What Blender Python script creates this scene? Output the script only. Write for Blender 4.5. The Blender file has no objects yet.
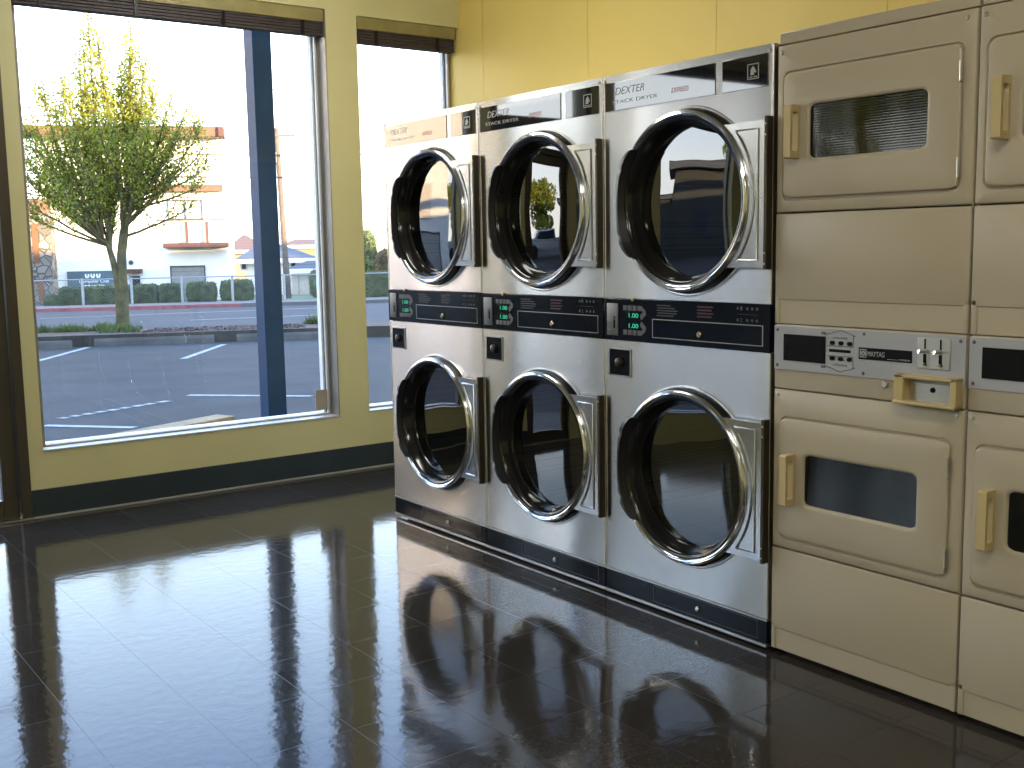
import bpy, bmesh, math, random
from mathutils import Vector, Matrix
random.seed(7)
PI = math.pi
scn = bpy.context.scene
COL = scn.collection

# ------------------------------------------------------------------ camera
F_PX = 1100.45
YAW, PITCH, ROLL = 0.6342, -0.1251, -0.0178
CAM = Vector((-2.7322, 0.0, 1.3402))
_f = Vector((math.sin(YAW)*math.cos(PITCH), math.cos(YAW)*math.cos(PITCH), math.sin(PITCH)))
_r = Vector((math.cos(YAW), -math.sin(YAW), 0))
_u = _r.cross(_f)
c_, s_ = math.cos(ROLL), math.sin(ROLL)
RIGHT, UP = c_*_r + s_*_u, c_*_u - s_*_r
FWD = _f
cam_d = bpy.data.cameras.new('camera')
cam = bpy.data.objects.new('camera', cam_d)
COL.objects.link(cam)
cam_d.sensor_width = 36.0
cam_d.lens = F_PX*36.0/1024.0
cam_d.clip_end = 1000
cam.matrix_world = Matrix(((RIGHT.x, UP.x, -FWD.x, CAM.x), (RIGHT.y, UP.y, -FWD.y, CAM.y),
                           (RIGHT.z, UP.z, -FWD.z, CAM.z), (0, 0, 0, 1)))
scn.camera = cam

# outdoors the road runs at a slant to the shop: axes E (along the road) and N (away)
OA = math.radians(-24.6)
E = Vector((math.cos(OA), math.sin(OA), 0))
N = Vector((-math.sin(OA), math.cos(OA), 0))

def ray(x, y):
    return RIGHT*((x-512)/F_PX) - UP*((y-384)/F_PX) + FWD
def survey(x, y, D):
    """measured point of the street scene on the upright plane D metres out -> (s, z)"""
    v = ray(x, y)
    t = (D - CAM.dot(N))/v.dot(N)
    p = CAM + v*t
    return p.dot(E), p.z
def ground_z(t):
    return -0.15 - 0.0215*(t - 7.0)

# ------------------------------------------------------------------ materials
MATS = {}
def new_mat(name):
    m = bpy.data.materials.new(name); m.use_nodes = True
    nt = m.node_tree
    return m, nt, nt.nodes['Principled BSDF']
def mat(name, col, rough=0.5, metal=0.0, var=0.08, scale=6.0, bump=0.0, bscale=60.0, spec=0.5, coat=0.0):
    if name in MATS: return MATS[name]
    m, nt, b = new_mat(name)
    tc = nt.nodes.new('ShaderNodeTexCoord')
    n = nt.nodes.new('ShaderNodeTexNoise'); n.inputs['Scale'].default_value = scale
    n.inputs['Detail'].default_value = 4
    nt.links.new(tc.outputs['Object'], n.inputs['Vector'])
    r = nt.nodes.new('ShaderNodeValToRGB')
    r.color_ramp.elements[0].position = 0.3; r.color_ramp.elements[1].position = 0.7
    r.color_ramp.elements[0].color = (*[max(0, c*(1-var)) for c in col], 1)
    r.color_ramp.elements[1].color = (*[min(1, c*(1+var)) for c in col], 1)
    nt.links.new(n.outputs['Fac'], r.inputs['Fac'])
    nt.links.new(r.outputs['Color'], b.inputs['Base Color'])
    b.inputs['Roughness'].default_value = rough
    b.inputs['Metallic'].default_value = metal
    b.inputs['Specular IOR Level'].default_value = spec
    b.inputs['Coat Weight'].default_value = coat
    if bump > 0:
        n2 = nt.nodes.new('ShaderNodeTexNoise'); n2.inputs['Scale'].default_value = bscale
        n2.inputs['Detail'].default_value = 6
        nt.links.new(tc.outputs['Object'], n2.inputs['Vector'])
        bp = nt.nodes.new('ShaderNodeBump'); bp.inputs['Strength'].default_value = bump
        bp.inputs['Distance'].default_value = 0.02
        nt.links.new(n2.outputs['Fac'], bp.inputs['Height'])
        nt.links.new(bp.outputs['Normal'], b.inputs['Normal'])
    MATS[name] = m
    return m

def mat_steel(name, col, rough, aniso, rot=0.0):
    """brushed sheet steel, grain running along the row"""
    m = mat(name, col, rough, 1.0, 0.05, 2.0)
    nt = m.node_tree; b = nt.nodes['Principled BSDF']
    b.inputs['Anisotropic'].default_value = aniso
    b.inputs['Anisotropic Rotation'].default_value = rot
    tv = nt.nodes.new('ShaderNodeCombineXYZ'); tv.inputs[1].default_value = 1.0
    nt.links.new(tv.outputs[0], b.inputs['Tangent'])
    # slow waviness of the thin sheet
    tc = nt.nodes.new('ShaderNodeTexCoord')
    mp = nt.nodes.new('ShaderNodeMapping'); mp.inputs['Scale'].default_value = (1.0, 1.0, 0.5)
    nt.links.new(tc.outputs['Object'], mp.inputs['Vector'])
    n = nt.nodes.new('ShaderNodeTexNoise'); n.inputs['Scale'].default_value = 2.6; n.inputs['Detail'].default_value = 0
    nt.links.new(mp.outputs[0], n.inputs['Vector'])
    bp = nt.nodes.new('ShaderNodeBump'); bp.inputs['Strength'].default_value = 0.5; bp.inputs['Distance'].default_value = 0.03
    nt.links.new(n.outputs['Fac'], bp.inputs['Height'])
    nt.links.new(bp.outputs['Normal'], b.inputs['Normal'])
    return m

def mat_pane(name, tint, ior, rough=0.0):
    """thin sheet of glass: clear view through, Fresnel mirror on top"""
    m, nt, b = new_mat(name)
    nt.nodes.remove(b)
    out = nt.nodes['Material Output']
    tr = nt.nodes.new('ShaderNodeBsdfTransparent'); tr.inputs['Color'].default_value = (*tint, 1)
    gl = nt.nodes.new('ShaderNodeBsdfGlossy'); gl.inputs['Roughness'].default_value = rough
    gl.inputs['Color'].default_value = (1, 1, 1, 1)
    fr = nt.nodes.new('ShaderNodeFresnel'); fr.inputs['IOR'].default_value = ior
    mx = nt.nodes.new('ShaderNodeMixShader')
    # only the face towards the viewer mirrors; the far face just lets light out
    gm = nt.nodes.new('ShaderNodeNewGeometry'); iv = nt.nodes.new('ShaderNodeMath'); iv.operation = 'SUBTRACT'; iv.inputs[0].default_value = 1.0
    mu = nt.nodes.new('ShaderNodeMath'); mu.operation = 'MULTIPLY'
    nt.links.new(gm.outputs['Backfacing'], iv.inputs[1]); nt.links.new(fr.outputs[0], mu.inputs[0]); nt.links.new(iv.outputs[0], mu.inputs[1])
    nt.links.new(mu.outputs[0], mx.inputs[0]); nt.links.new(tr.outputs[0], mx.inputs[1]); nt.links.new(gl.outputs[0], mx.inputs[2])
    nt.links.new(mx.outputs[0], out.inputs['Surface'])
    MATS[name] = m
    return m

def mat_emit(name, col, strength):
    m, nt, b = new_mat(name)
    b.inputs['Base Color'].default_value = (*[c*0.2 for c in col], 1)
    b.inputs['Emission Color'].default_value = (*col, 1)
    b.inputs['Emission Strength'].default_value = strength
    return m

def mat_floor():
    m, nt, b = new_mat('vinyl_tile_floor')
    tc = nt.nodes.new('ShaderNodeTexCoord')
    mp = nt.nodes.new('ShaderNodeMapping'); mp.inputs['Location'].default_value = (1.66+0.0, -2.65, 0)
    nt.links.new(tc.outputs['Object'], mp.inputs['Vector'])
    br = nt.nodes.new('ShaderNodeTexBrick')
    br.offset = 0.0; br.squash = 1.0
    br.inputs['Scale'].default_value = 1.0
    br.inputs['Brick Width'].default_value = 0.305; br.inputs['Row Height'].default_value = 0.305
    br.inputs['Mortar Size'].default_value = 0.0008; br.inputs['Mortar Smooth'].default_value = 0.2
    br.inputs['Bias'].default_value = 0.0
    br.inputs['Color1'].default_value = (0.031, 0.027, 0.024, 1)
    br.inputs['Color2'].default_value = (0.042, 0.037, 0.033, 1)
    br.inputs['Mortar'].default_value = (0.012, 0.011, 0.010, 1)
    nt.links.new(mp.outputs[0], br.inputs['Vector'])
    n = nt.nodes.new('ShaderNodeTexNoise'); n.inputs['Scale'].default_value = 90; n.inputs['Detail'].default_value = 5
    nt.links.new(tc.outputs['Object'], n.inputs['Vector'])
    mx = nt.nodes.new('ShaderNodeMixRGB'); mx.blend_type = 'OVERLAY'; mx.inputs[0].default_value = 0.45
    nt.links.new(br.outputs['Color'], mx.inputs[1]); nt.links.new(n.outputs['Fac'], mx.inputs[2])
    nt.links.new(mx.outputs[0], b.inputs['Base Color'])
    # worn polish
    n2 = nt.nodes.new('ShaderNodeTexNoise'); n2.inputs['Scale'].default_value = 2.5; n2.inputs['Detail'].default_value = 5
    nt.links.new(tc.outputs['Object'], n2.inputs['Vector'])
    mr = nt.nodes.new('ShaderNodeMapRange'); mr.inputs['To Min'].default_value = 0.05; mr.inputs['To Max'].default_value = 0.11
    nt.links.new(n2.outputs['Fac'], mr.inputs['Value'])
    ad = nt.nodes.new('ShaderNodeMath'); ad.operation = 'MULTIPLY_ADD'; ad.inputs[1].default_value = 0.22
    nt.links.new(br.outputs['Fac'], ad.inputs[0]); nt.links.new(mr.outputs[0], ad.inputs[2])
    nt.links.new(ad.outputs[0], b.inputs['Roughness'])
    b.inputs['IOR'].default_value = 1.42
    n3 = nt.nodes.new('ShaderNodeTexNoise'); n3.inputs['Scale'].default_value = 22; n3.inputs['Detail'].default_value = 3
    nt.links.new(tc.outputs['Object'], n3.inputs['Vector'])
    bp = nt.nodes.new('ShaderNodeBump'); bp.inputs['Strength'].default_value = 0.05; bp.inputs['Distance'].default_value = 0.01
    nt.links.new(n3.outputs['Fac'], bp.inputs['Height'])
    nt.links.new(bp.outputs['Normal'], b.inputs['Normal'])
    return m

def mat_stone():
    m, nt, b = new_mat('field_stone')
    tc = nt.nodes.new('ShaderNodeTexCoord')
    v = nt.nodes.new('ShaderNodeTexVoronoi'); v.inputs['Scale'].default_value = 2.4
    nt.links.new(tc.outputs['Object'], v.inputs['Vector'])
    v2 = nt.nodes.new('ShaderNodeTexVoronoi'); v2.feature = 'DISTANCE_TO_EDGE'; v2.inputs['Scale'].default_value = 2.4
    nt.links.new(tc.outputs['Object'], v2.inputs['Vector'])
    r = nt.nodes.new('ShaderNodeValToRGB')
    r.color_ramp.elements[0].color = (0.10, 0.085, 0.07, 1); r.color_ramp.elements[1].color = (0.30, 0.265, 0.22, 1)
    nt.links.new(v.outputs['Color'], r.inputs['Fac'])
    st = nt.nodes.new('ShaderNodeMath'); st.operation = 'LESS_THAN'; st.inputs[1].default_value = 0.05
    nt.links.new(v2.outputs['Distance'], st.inputs[0])
    mx = nt.nodes.new('ShaderNodeMixRGB'); mx.inputs[2].default_value = (0.07, 0.062, 0.055, 1)
    nt.links.new(st.outputs[0], mx.inputs[0]); nt.links.new(r.outputs['Color'], mx.inputs[1])
    nt.links.new(mx.outputs[0], b.inputs['Base Color'])
    b.inputs['Roughness'].default_value = 0.9
    return m

def mat_lines(name, col, gap, axis, period, width, rough=0.6):
    """boards / courses: a thin groove colour repeating along one axis"""
    m = mat(name, col, rough)
    nt = m.node_tree; b = nt.nodes['Principled BSDF']
    tc = nt.nodes.new('ShaderNodeTexCoord'); sp = nt.nodes.new('ShaderNodeSeparateXYZ')
    nt.links.new(tc.outputs['Object'], sp.inputs[0])
    md = nt.nodes.new('ShaderNodeMath'); md.operation = 'FLOORED_MODULO'; md.inputs[1].default_value = period
    nt.links.new(sp.outputs[axis], md.inputs[0])
    lt = nt.nodes.new('ShaderNodeMath'); lt.operation = 'LESS_THAN'; lt.inputs[1].default_value = width
    nt.links.new(md.outputs[0], lt.inputs[0])
    mx = nt.nodes.new('ShaderNodeMixRGB'); mx.inputs[2].default_value = (*gap, 1)
    src = b.inputs['Base Color'].links[0].from_socket
    nt.links.new(lt.outputs[0], mx.inputs[0]); nt.links.new(src, mx.inputs[1])
    nt.links.new(mx.outputs[0], b.inputs['Base Color'])
    return m

def mat_perforated():
    m, nt, b = new_mat('perforated_drum')
    tc = nt.nodes.new('ShaderNodeTexCoord')
    v = nt.nodes.new('ShaderNodeTexVoronoi'); v.inputs['Scale'].default_value = 70; v.inputs['Randomness'].default_value = 0.0
    nt.links.new(tc.outputs['Object'], v.inputs['Vector'])
    lt = nt.nodes.new('ShaderNodeMath'); lt.operation = 'LESS_THAN'; lt.inputs[1].default_value = 0.3
    nt.links.new(v.outputs['Distance'], lt.inputs[0])
    mx = nt.nodes.new('ShaderNodeMixRGB'); mx.inputs[1].default_value = (0.35, 0.35, 0.34, 1); mx.inputs[2].default_value = (0.02, 0.02, 0.02, 1)
    nt.links.new(lt.outputs[0], mx.inputs[0]); nt.links.new(mx.outputs[0], b.inputs['Base Color'])
    b.inputs['Metallic'].default_value = 0.6; b.inputs['Roughness'].default_value = 0.45
    return m

M = {}
M['steel'] = mat_steel('brushed_stainless', (0.63, 0.615, 0.60), 0.24, 0.93, 0.25)
M['steel_side'] = mat('stainless_side', (0.35, 0.35, 0.36), 0.35, 1.0)
M['chrome'] = mat('chrome', (0.72, 0.72, 0.73), 0.10, 1.0, 0.03)
M['satin'] = mat('satin_steel', (0.55, 0.54, 0.52), 0.3, 1.0, 0.05)
M['plate'] = mat_steel('embossed_plate', (0.58, 0.58, 0.59), 0.20, 0.5)
M['gasket'] = mat('black_door_dish', (0.012, 0.012, 0.012), 0.12, 0.0, 0.1)
M['black'] = mat('black_plastic', (0.008, 0.008, 0.009), 0.32, 0.0, 0.1, spec=0.3)
M['blackgloss'] = mat('black_gloss_fascia', (0.010, 0.011, 0.014), 0.03, 0.0, 0.1)
M['blackgloss'].node_tree.nodes['Principled BSDF'].inputs['IOR'].default_value = 1.95
M['navy'] = mat('black_control_fascia', (0.007, 0.009, 0.014), 0.14, 0.0, 0.1, spec=0.22)
M['hinge'] = mat('dark_bronze_hinge', (0.06, 0.05, 0.035), 0.35, 0.7)
M['print'] = mat('silver_print', (0.40, 0.40, 0.40), 0.4)
M['printdim'] = mat('grey_print', (0.06, 0.06, 0.068), 0.4)
M['printred'] = mat('red_print', (0.055, 0.010, 0.010), 0.4)
M['printpink'] = mat('pink_print', (0.55, 0.18, 0.18), 0.4)
M['button'] = mat('grey_button', (0.11, 0.11, 0.115), 0.4)
M['led'] = mat_emit('green_led', (0.03, 0.75, 0.42), 0.75)
M['dark'] = mat('display_black', (0.006, 0.006, 0.007), 0.2, spec=0.18)
M['coin'] = mat('grey_coin_plate', (0.18, 0.18, 0.18), 0.4, 0.5)
M['brass'] = mat('brass_lock', (0.62, 0.5, 0.3), 0.22, 1.0)
M['drum'] = mat_perforated()
M['dglass'] = mat_pane('dryer_door_glass', (0.07, 0.075, 0.075), 2.1, 0.004)
M['rglass'] = mat_pane('ribbed_dryer_glass', (0.05, 0.055, 0.05), 1.50, 0.012)
_n = M['rglass'].node_tree; _w = _n.nodes.new('ShaderNodeTexWave'); _w.bands_direction = 'Z'; _w.inputs['Scale'].default_value = 42; _w.inputs['Distortion'].default_value = 0.6
_t = _n.nodes.new('ShaderNodeTexCoord'); _b = _n.nodes.new('ShaderNodeBump'); _b.inputs['Strength'].default_value = 0.07; _b.inputs['Distance'].default_value = 0.002
_n.links.new(_t.outputs['Object'], _w.inputs['Vector']); _n.links.new(_w.outputs['Fac'], _b.inputs['Height'])
_n.links.new(_b.outputs['Normal'], [q for q in _n.nodes if q.type == 'BSDF_GLOSSY'][0].inputs['Normal'])
M['wglass'] = mat_pane('window_glass', (0.97, 0.985, 0.98), 1.42)
M['beige'] = mat('beige_enamel', (0.435, 0.378, 0.275), 0.30, 0.0, 0.02, 3.0, spec=0.5)
M['cream'] = mat('cream_plastic', (0.52, 0.41, 0.20), 0.35, 0.0, 0.03)
M['greyplate'] = mat('pale_grey_plate', (0.38, 0.39, 0.42), 0.35, 0.0, 0.02)
M['wallyellow'] = mat('yellow_wall_paint', (0.84, 0.65, 0.19), 0.55, 0.0, 0.03, 2.0, 0.06, 120)
M['wallcream'] = mat('pale_yellow_wall_paint', (0.70, 0.66, 0.36), 0.5, 0.0, 0.03, 2.0, 0.06, 120)
M['ceiling'] = mat('ceiling_paint', (0.7, 0.68, 0.6), 0.8)
M['base'] = mat('slate_cove_base', (0.030, 0.046, 0.055), 0.4)
M['basetrim'] = mat('pale_floor_bead', (0.35, 0.35, 0.33), 0.4)
M['alu'] = mat('grey_window_frame', (0.26, 0.245, 0.22), 0.4, 0.3)
M['alulite'] = mat('pale_window_bead', (0.55, 0.55, 0.54), 0.4, 0.1)
M['outer'] = mat('white_outer_ledge', (0.80, 0.80, 0.80), 0.5)
M['bronze'] = mat('bronze_door_frame', (0.10, 0.085, 0.062), 0.4, 0.5)
M['blind'] = mat('dark_brown_blind', (0.055, 0.042, 0.045), 0.6, 0.0, 0.25, 14)
M['valance'] = mat('yellow_wood_valance', (0.30, 0.26, 0.11), 0.5, 0.0, 0.15, 10)
M['floor'] = mat_floor()
M['asphalt'] = mat('asphalt', (0.034, 0.035, 0.037), 0.85, 0.0, 0.25, 1.2, 0.3, 40, spec=0.25)
M['street'] = mat('street_asphalt', (0.044, 0.044, 0.048), 0.85, 0.0, 0.15, 0.5, spec=0.25)
M['concrete'] = mat('pale_concrete', (0.115, 0.105, 0.10), 0.85, 0.0, 0.15, 1.0)
M['concrete_dark'] = mat('weathered_concrete', (0.050, 0.043, 0.034), 0.9, 0.0, 0.35, 2.5)
M['wstop'] = mat('grey_wheel_stop', (0.080, 0.074, 0.064), 0.9, 0.0, 0.3, 3.0)
M['paintline'] = mat('worn_white_line', (0.28, 0.29, 0.29), 0.8, 0.0, 0.3, 8)
M['redcurb'] = mat('red_curb_paint', (0.26, 0.085, 0.085), 0.7, 0.0, 0.25, 3)
M['soil'] = mat('bark_soil', (0.075, 0.042, 0.028), 0.95, 0.0, 0.4, 3.0, 0.5, 20)
M['grass'] = mat('grass_blades', (0.09, 0.12, 0.03), 0.8, 0.0, 0.4, 1.5)
M['lawn'] = mat('lawn', (0.09, 0.13, 0.05), 0.9, 0.0, 0.25, 1.0)
M['post'] = mat('blue_post_paint', (0.011, 0.040, 0.095), 0.5, 0.0, 0.12, 5, spec=0.2)
M['bark'] = mat('tree_bark', (0.105, 0.088, 0.038), 0.9, 0.0, 0.45, 5.0, 0.5, 30)
M['leaf'] = mat('spring_leaf', (0.275, 0.30, 0.034), 0.6, 0.0, 0.30, 1.4)
def add_translucency(m, f):
    nt = m.node_tree; b = nt.nodes['Principled BSDF']; out = nt.nodes['Material Output']
    t = nt.nodes.new('ShaderNodeBsdfTranslucent'); mx = nt.nodes.new('ShaderNodeMixShader'); mx.inputs[0].default_value = f
    nt.links.new(b.inputs['Base Color'].links[0].from_socket, t.inputs['Color'])
    nt.links.new(b.outputs[0], mx.inputs[1]); nt.links.new(t.outputs[0], mx.inputs[2]); nt.links.new(mx.outputs[0], out.inputs['Surface'])
add_translucency(M['leaf'], 0.45)
M['hedge'] = mat('hedge_leaf', (0.070, 0.092, 0.028), 0.7, 0.0, 0.5, 3.0)
M['shrub'] = mat('grey_green_shrub', (0.09, 0.12, 0.05), 0.8, 0.0, 0.4, 2.0)
M['brownshrub'] = mat('brown_shrub', (0.12, 0.085, 0.045), 0.8, 0.0, 0.4, 2.0)
M['hill'] = mat('hazy_treeline', (0.30, 0.27, 0.24), 0.9, 0.0, 0.3, 0.2)
M['white'] = mat('white_stucco', (0.84, 0.81, 0.77), 0.85, 0.0, 0.03, 0.6)
M['terracotta'] = mat('terracotta_fascia', (0.16, 0.075, 0.045), 0.7, 0.0, 0.15, 2.0)
M['maroon'] = mat('maroon_awning', (0.085, 0.035, 0.030), 0.7)
M['teal'] = mat('teal_sign_board', (0.085, 0.13, 0.155), 0.6)
M['signwhite'] = mat('white_sign_paint', (0.8, 0.82, 0.84), 0.6)
M['grey_door'] = mat_lines('grey_roller_door', (0.22, 0.21, 0.20), (0.15, 0.145, 0.14), 'Z', 0.3, 0.03)
M['winframe'] = mat('grey_brown_frame', (0.06, 0.055, 0.05), 0.6)
M['farglass'] = mat('far_window_glass', (0.03, 0.035, 0.06), 0.08)
M['stone'] = mat_stone()
M['rust'] = mat('rust_brown_slot', (0.16, 0.065, 0.025), 0.7)
M['roofgrey'] = mat_lines('grey_shingle', (0.085, 0.095, 0.115), (0.06, 0.068, 0.08), 'Z', 0.22, 0.05, 0.85)
M['roofbrown'] = mat_lines('brown_shingle', (0.17, 0.09, 0.06), (0.12, 0.065, 0.045), 'Z', 0.22, 0.05, 0.85)
M['siding'] = mat_lines('pale_siding', (0.40, 0.38, 0.35), (0.25, 0.24, 0.22), 'X', 0.6, 0.08)
M['peach'] = mat('peach_wall', (0.22, 0.17, 0.115), 0.8)
M['trimwhite'] = mat('white_trim', (0.62, 0.62, 0.60), 0.7)
M['wood'] = mat('utility_pole_wood', (0.12, 0.095, 0.08), 0.9, 0.0, 0.3, 2.0)
M['galv'] = mat('galvanised_fence', (0.30, 0.31, 0.31), 0.5, 0.4)
M['plank'] = mat('pale_wood_plank', (0.34, 0.25, 0.14), 0.75, 0.0, 0.2, 8)
M['sticker'] = mat('beige_sticker', (0.40, 0.33, 0.24), 0.7)
M['wire'] = mat('black_cable', (0.03, 0.03, 0.03), 0.6)
M['greywall'] = mat_lines('dark_grey_siding', (0.022, 0.026, 0.030), (0.014, 0.016, 0.018), 'Z', 0.2, 0.03)
M['carwhite'] = mat('white_car_paint', (0.65, 0.65, 0.66), 0.25, 0.0, 0.02, coat=0.5)
M['tyre'] = mat('black_tyre', (0.02, 0.02, 0.02), 0.85)
M['redsign'] = mat('red_sign_face', (0.45, 0.05, 0.03), 0.5)
M['fill_lamp'] = mat_emit('fill_light_emitter', (1.0, 0.97, 0.88), 24.0)  # glow of the added fill light over the dryers
M['fill_lamp_warm'] = mat_emit('warm_fill_light_emitter', (1.0, 0.95, 0.84), 28.0)  # slightly warmer glow for the other added fill lights

# ------------------------------------------------------------------ mesh builder
class MB:
    def __init__(self): self.bm = bmesh.new(); self.round = False
    def box(self, x0, x1, y0, y1, z0, z1, bevel=0.0, seg=2):
        b = bmesh.new()
        bmesh.ops.create_cube(b, size=1.0)
        for v in b.verts:
            v.co = Vector((x0+(v.co.x+.5)*(x1-x0), y0+(v.co.y+.5)*(y1-y0), z0+(v.co.z+.5)*(z1-z0)))
        if bevel > 0:
            bmesh.ops.bevel(b, geom=list(b.edges), offset=bevel, segments=seg, affect='EDGES', profile=0.5)
        self.merge(b); return self
    def merge(self, b, mtx=None):
        if mtx is not None: bmesh.ops.transform(b, matrix=mtx, verts=b.verts)
        me = bpy.data.meshes.new('tmp'); b.to_mesh(me); b.free()
        self.bm.from_mesh(me); bpy.data.meshes.remove(me)
    def lathe(self, prof, cx, cz, n=72, y=0.0, close=False):
        """profile of (radius, y) spun about the y axis through (cx, cz)"""
        self.round = True
        rings = []
        for r, w in prof:
            if r < 1e-6: rings.append([self.bm.verts.new((cx, w+y, cz))])
            else: rings.append([self.bm.verts.new((cx+r*math.cos(2*PI*i/n), w+y, cz+r*math.sin(2*PI*i/n))) for i in range(n)])
        pairs = list(zip(rings, rings[1:]))
        if close: pairs.append((rings[-1], rings[0]))
        for a, b in pairs:
            for i in range(n):
                j = (i+1) % n
                if len(a) == 1 and len(b) == 1: continue
                if len(a) == 1: self.bm.faces.new((a[0], b[j], b[i]))
                elif len(b) == 1: self.bm.faces.new((a[i], a[j], b[0]))
                else: self.bm.faces.new((a[i], a[j], b[j], b[i]))
        return self
    def prism(self, pts, y0, y1, bevel=0.0, seg=2):
        """outline in (x, z) pulled from y0 (front) to y1; front edge may be bevelled"""
        b = bmesh.new()
        f = [b.verts.new((p[0], y0, p[1])) for p in pts]
        k = [b.verts.new((p[0], y1, p[1])) for p in pts]
        ff = b.faces.new(f); b.faces.new(k[::-1])
        n = len(pts)
        for i in range(n): b.faces.new((f[i], f[(i+1) % n], k[(i+1) % n], k[i]))
        if bevel > 0:
            bmesh.ops.bevel(b, geom=list(ff.edges), offset=bevel, segments=seg, affect='EDGES', profile=0.5)
        self.merge(b); return self
    def plan(self, pts, z0, z1):
        """outline in (x, y) pulled from z0 up to z1; z may be functions of the point"""
        fz = (lambda p: z0) if not callable(z0) else z0
        gz = (lambda p: z1) if not callable(z1) else z1
        a = [self.bm.verts.new((p[0], p[1], fz(p))) for p in pts]
        b = [self.bm.verts.new((p[0], p[1], gz(p))) for p in pts]
        n = len(pts)
        self.bm.faces.new(a[::-1]); self.bm.faces.new(b)
        for i in range(n): self.bm.faces.new((a[i], a[(i+1) % n], b[(i+1) % n], b[i]))
        return self
    def tube(self, path, radii, n=8):
        path = [Vector(p) for p in path]; self.round = True
        if not hasattr(radii, '__len__'): radii = [radii]*len(path)
        rings = []
        for i, p in enumerate(path):
            d = (path[min(i+1, len(path)-1)] - path[max(i-1, 0)]).normalized()
            a = d.orthogonal().normalized() if i == 0 else (rings_a - d*rings_a.dot(d)).normalized()
            rings_a = a
            c = d.cross(a)
            rings.append([self.bm.verts.new(p + (a*math.cos(2*PI*k/n) + c*math.sin(2*PI*k/n))*radii[i]) for k in range(n)])
        for a, b in zip(rings, rings[1:]):
            for k in range(n): self.bm.faces.new((a[k], a[(k+1) % n], b[(k+1) % n], b[k]))
        self.bm.faces.new(rings[0][::-1]); self.bm.faces.new(rings[-1])
        return self
    def plate_hole(self, outer, inner, y0, y1):
        """two star-shaped outlines of equal length: a plate with a hole"""
        n = len(outer)
        L = [[self.bm.verts.new((p[0], y, p[1])) for p in pts] for pts, y in ((outer, y0), (inner, y0), (outer, y1), (inner, y1))]
        for i in range(n):
            j = (i+1) % n
            self.bm.faces.new((L[0][i], L[0][j], L[1][j], L[1][i]))
            self.bm.faces.new((L[2][j], L[2][i], L[3][i], L[3][j]))
            self.bm.faces.new((L[0][j], L[0][i], L[2][i], L[2][j]))
            self.bm.faces.new((L[1][i], L[1][j], L[3][j], L[3][i]))
        return self
    def text(self, s, x, z, h, y, width=None, shear=0.0, depth=0.0006, align='LEFT', bold=0.0):
        cu = bpy.data.curves.new('txt', 'FONT'); cu.body = s; cu.size = 1.0; cu.align_x = align
        cu.extrude = 0.0; cu.offset = bold
        o = bpy.data.objects.new('txt', cu); COL.objects.link(o)
        dg = bpy.context.evaluated_depsgraph_get(); dg.update()
        me = bpy.data.meshes.new_from_object(o.evaluated_get(dg))
        b = bmesh.new(); b.from_mesh(me)
        COL.objects.unlink(o); bpy.data.objects.remove(o); bpy.data.meshes.remove(me); bpy.data.curves.remove(cu)
        if not b.verts: b.free(); return self
        xs = [v.co.x for v in b.verts]; w0 = max(xs)-min(xs); xm = min(xs) if align == 'LEFT' else (min(xs)+max(xs))/2
        sy = h/0.70; sx = sy if width is None else width/w0
        for v in b.verts:
            X, Z = (v.co.x-xm)*sx, v.co.y*sy
            v.co = Vector((x+X+shear*Z, y, z+Z))
        r = bmesh.ops.extrude_face_region(b, geom=list(b.faces))
        for g in r['geom']:
            if isinstance(g, bmesh.types.BMVert): g.co.y += depth
        self.merge(b); return self
    def build(self, name, m, parent=None, loc=None, rotz=0.0, smooth=True, angle=35, normals=True):
        if normals: bmesh.ops.recalc_face_normals(self.bm, faces=self.bm.faces)
        me = bpy.data.meshes.new(name); self.bm.to_mesh(me); self.bm.free()
        me.materials.append(m)
        if not self.round and angle == 35: angle = 20      # bevelled boxes keep flat faces
        if smooth:
            for p in me.polygons: p.use_smooth = True
            me.set_sharp_from_angle(angle=math.radians(angle))
        o = bpy.data.objects.new(name, me); COL.objects.link(o)
        if parent is not None: o.parent = parent
        if loc is not None: o.location = loc
        if rotz: o.rotation_euler.z = rotz
        return o

def tag(o, label, cat, group=None, kind=None):
    o['label'] = label; o['category'] = cat
    if group: o['group'] = group
    if kind: o['kind'] = kind
    return o
def empty(name, loc, rotz, label, cat, group=None):
    o = bpy.data.objects.new(name, None); COL.objects.link(o)
    o.empty_display_size = 0.1
    o.location = loc; o.rotation_euler.z = rotz
    return tag(o, label, cat, group)
def struct(o, label=None):
    o['kind'] = 'structure'
    if label: o['label'] = label
    return o
def copy_tree(o, parent=None):
    c = o.copy(); COL.objects.link(c)
    if parent is not None: c.parent = parent
    for ch in list(o.children): copy_tree(ch, c)
    return c

def rrect(x0, x1, z0, z1, r, n=6):
    pts = []
    for cx, cz, a0 in ((x1-r, z1-r, 0), (x0+r, z1-r, 90), (x0+r, z0+r, 180), (x1-r, z0+r, 270)):
        for k in range(n+1):
            a = math.radians(a0+90*k/n); pts.append((cx+r*math.cos(a), cz+r*math.sin(a)))
    return pts
def star(cx, cz, sdf, angs):
    out = []
    for a in angs:
        lo, hi = 0.0, 3.0
        for _ in range(40):
            mid = (lo+hi)/2
            if sdf(cx+mid*math.cos(a), cz+mid*math.sin(a)) < 0: lo = mid
            else: hi = mid
        out.append((cx+lo*math.cos(a), cz+lo*math.sin(a)))
    return out
def sd_rect(x0, x1, z0, z1, r=0.0):
    cx, cz, hx, hz = (x0+x1)/2, (z0+z1)/2, (x1-x0)/2-r, (z1-z0)/2-r
    def f(x, z):
        qx, qz = abs(x-cx)-hx, abs(z-cz)-hz
        return math.hypot(max(qx, 0), max(qz, 0))+min(max(qx, qz), 0)-r
    return f
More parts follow.
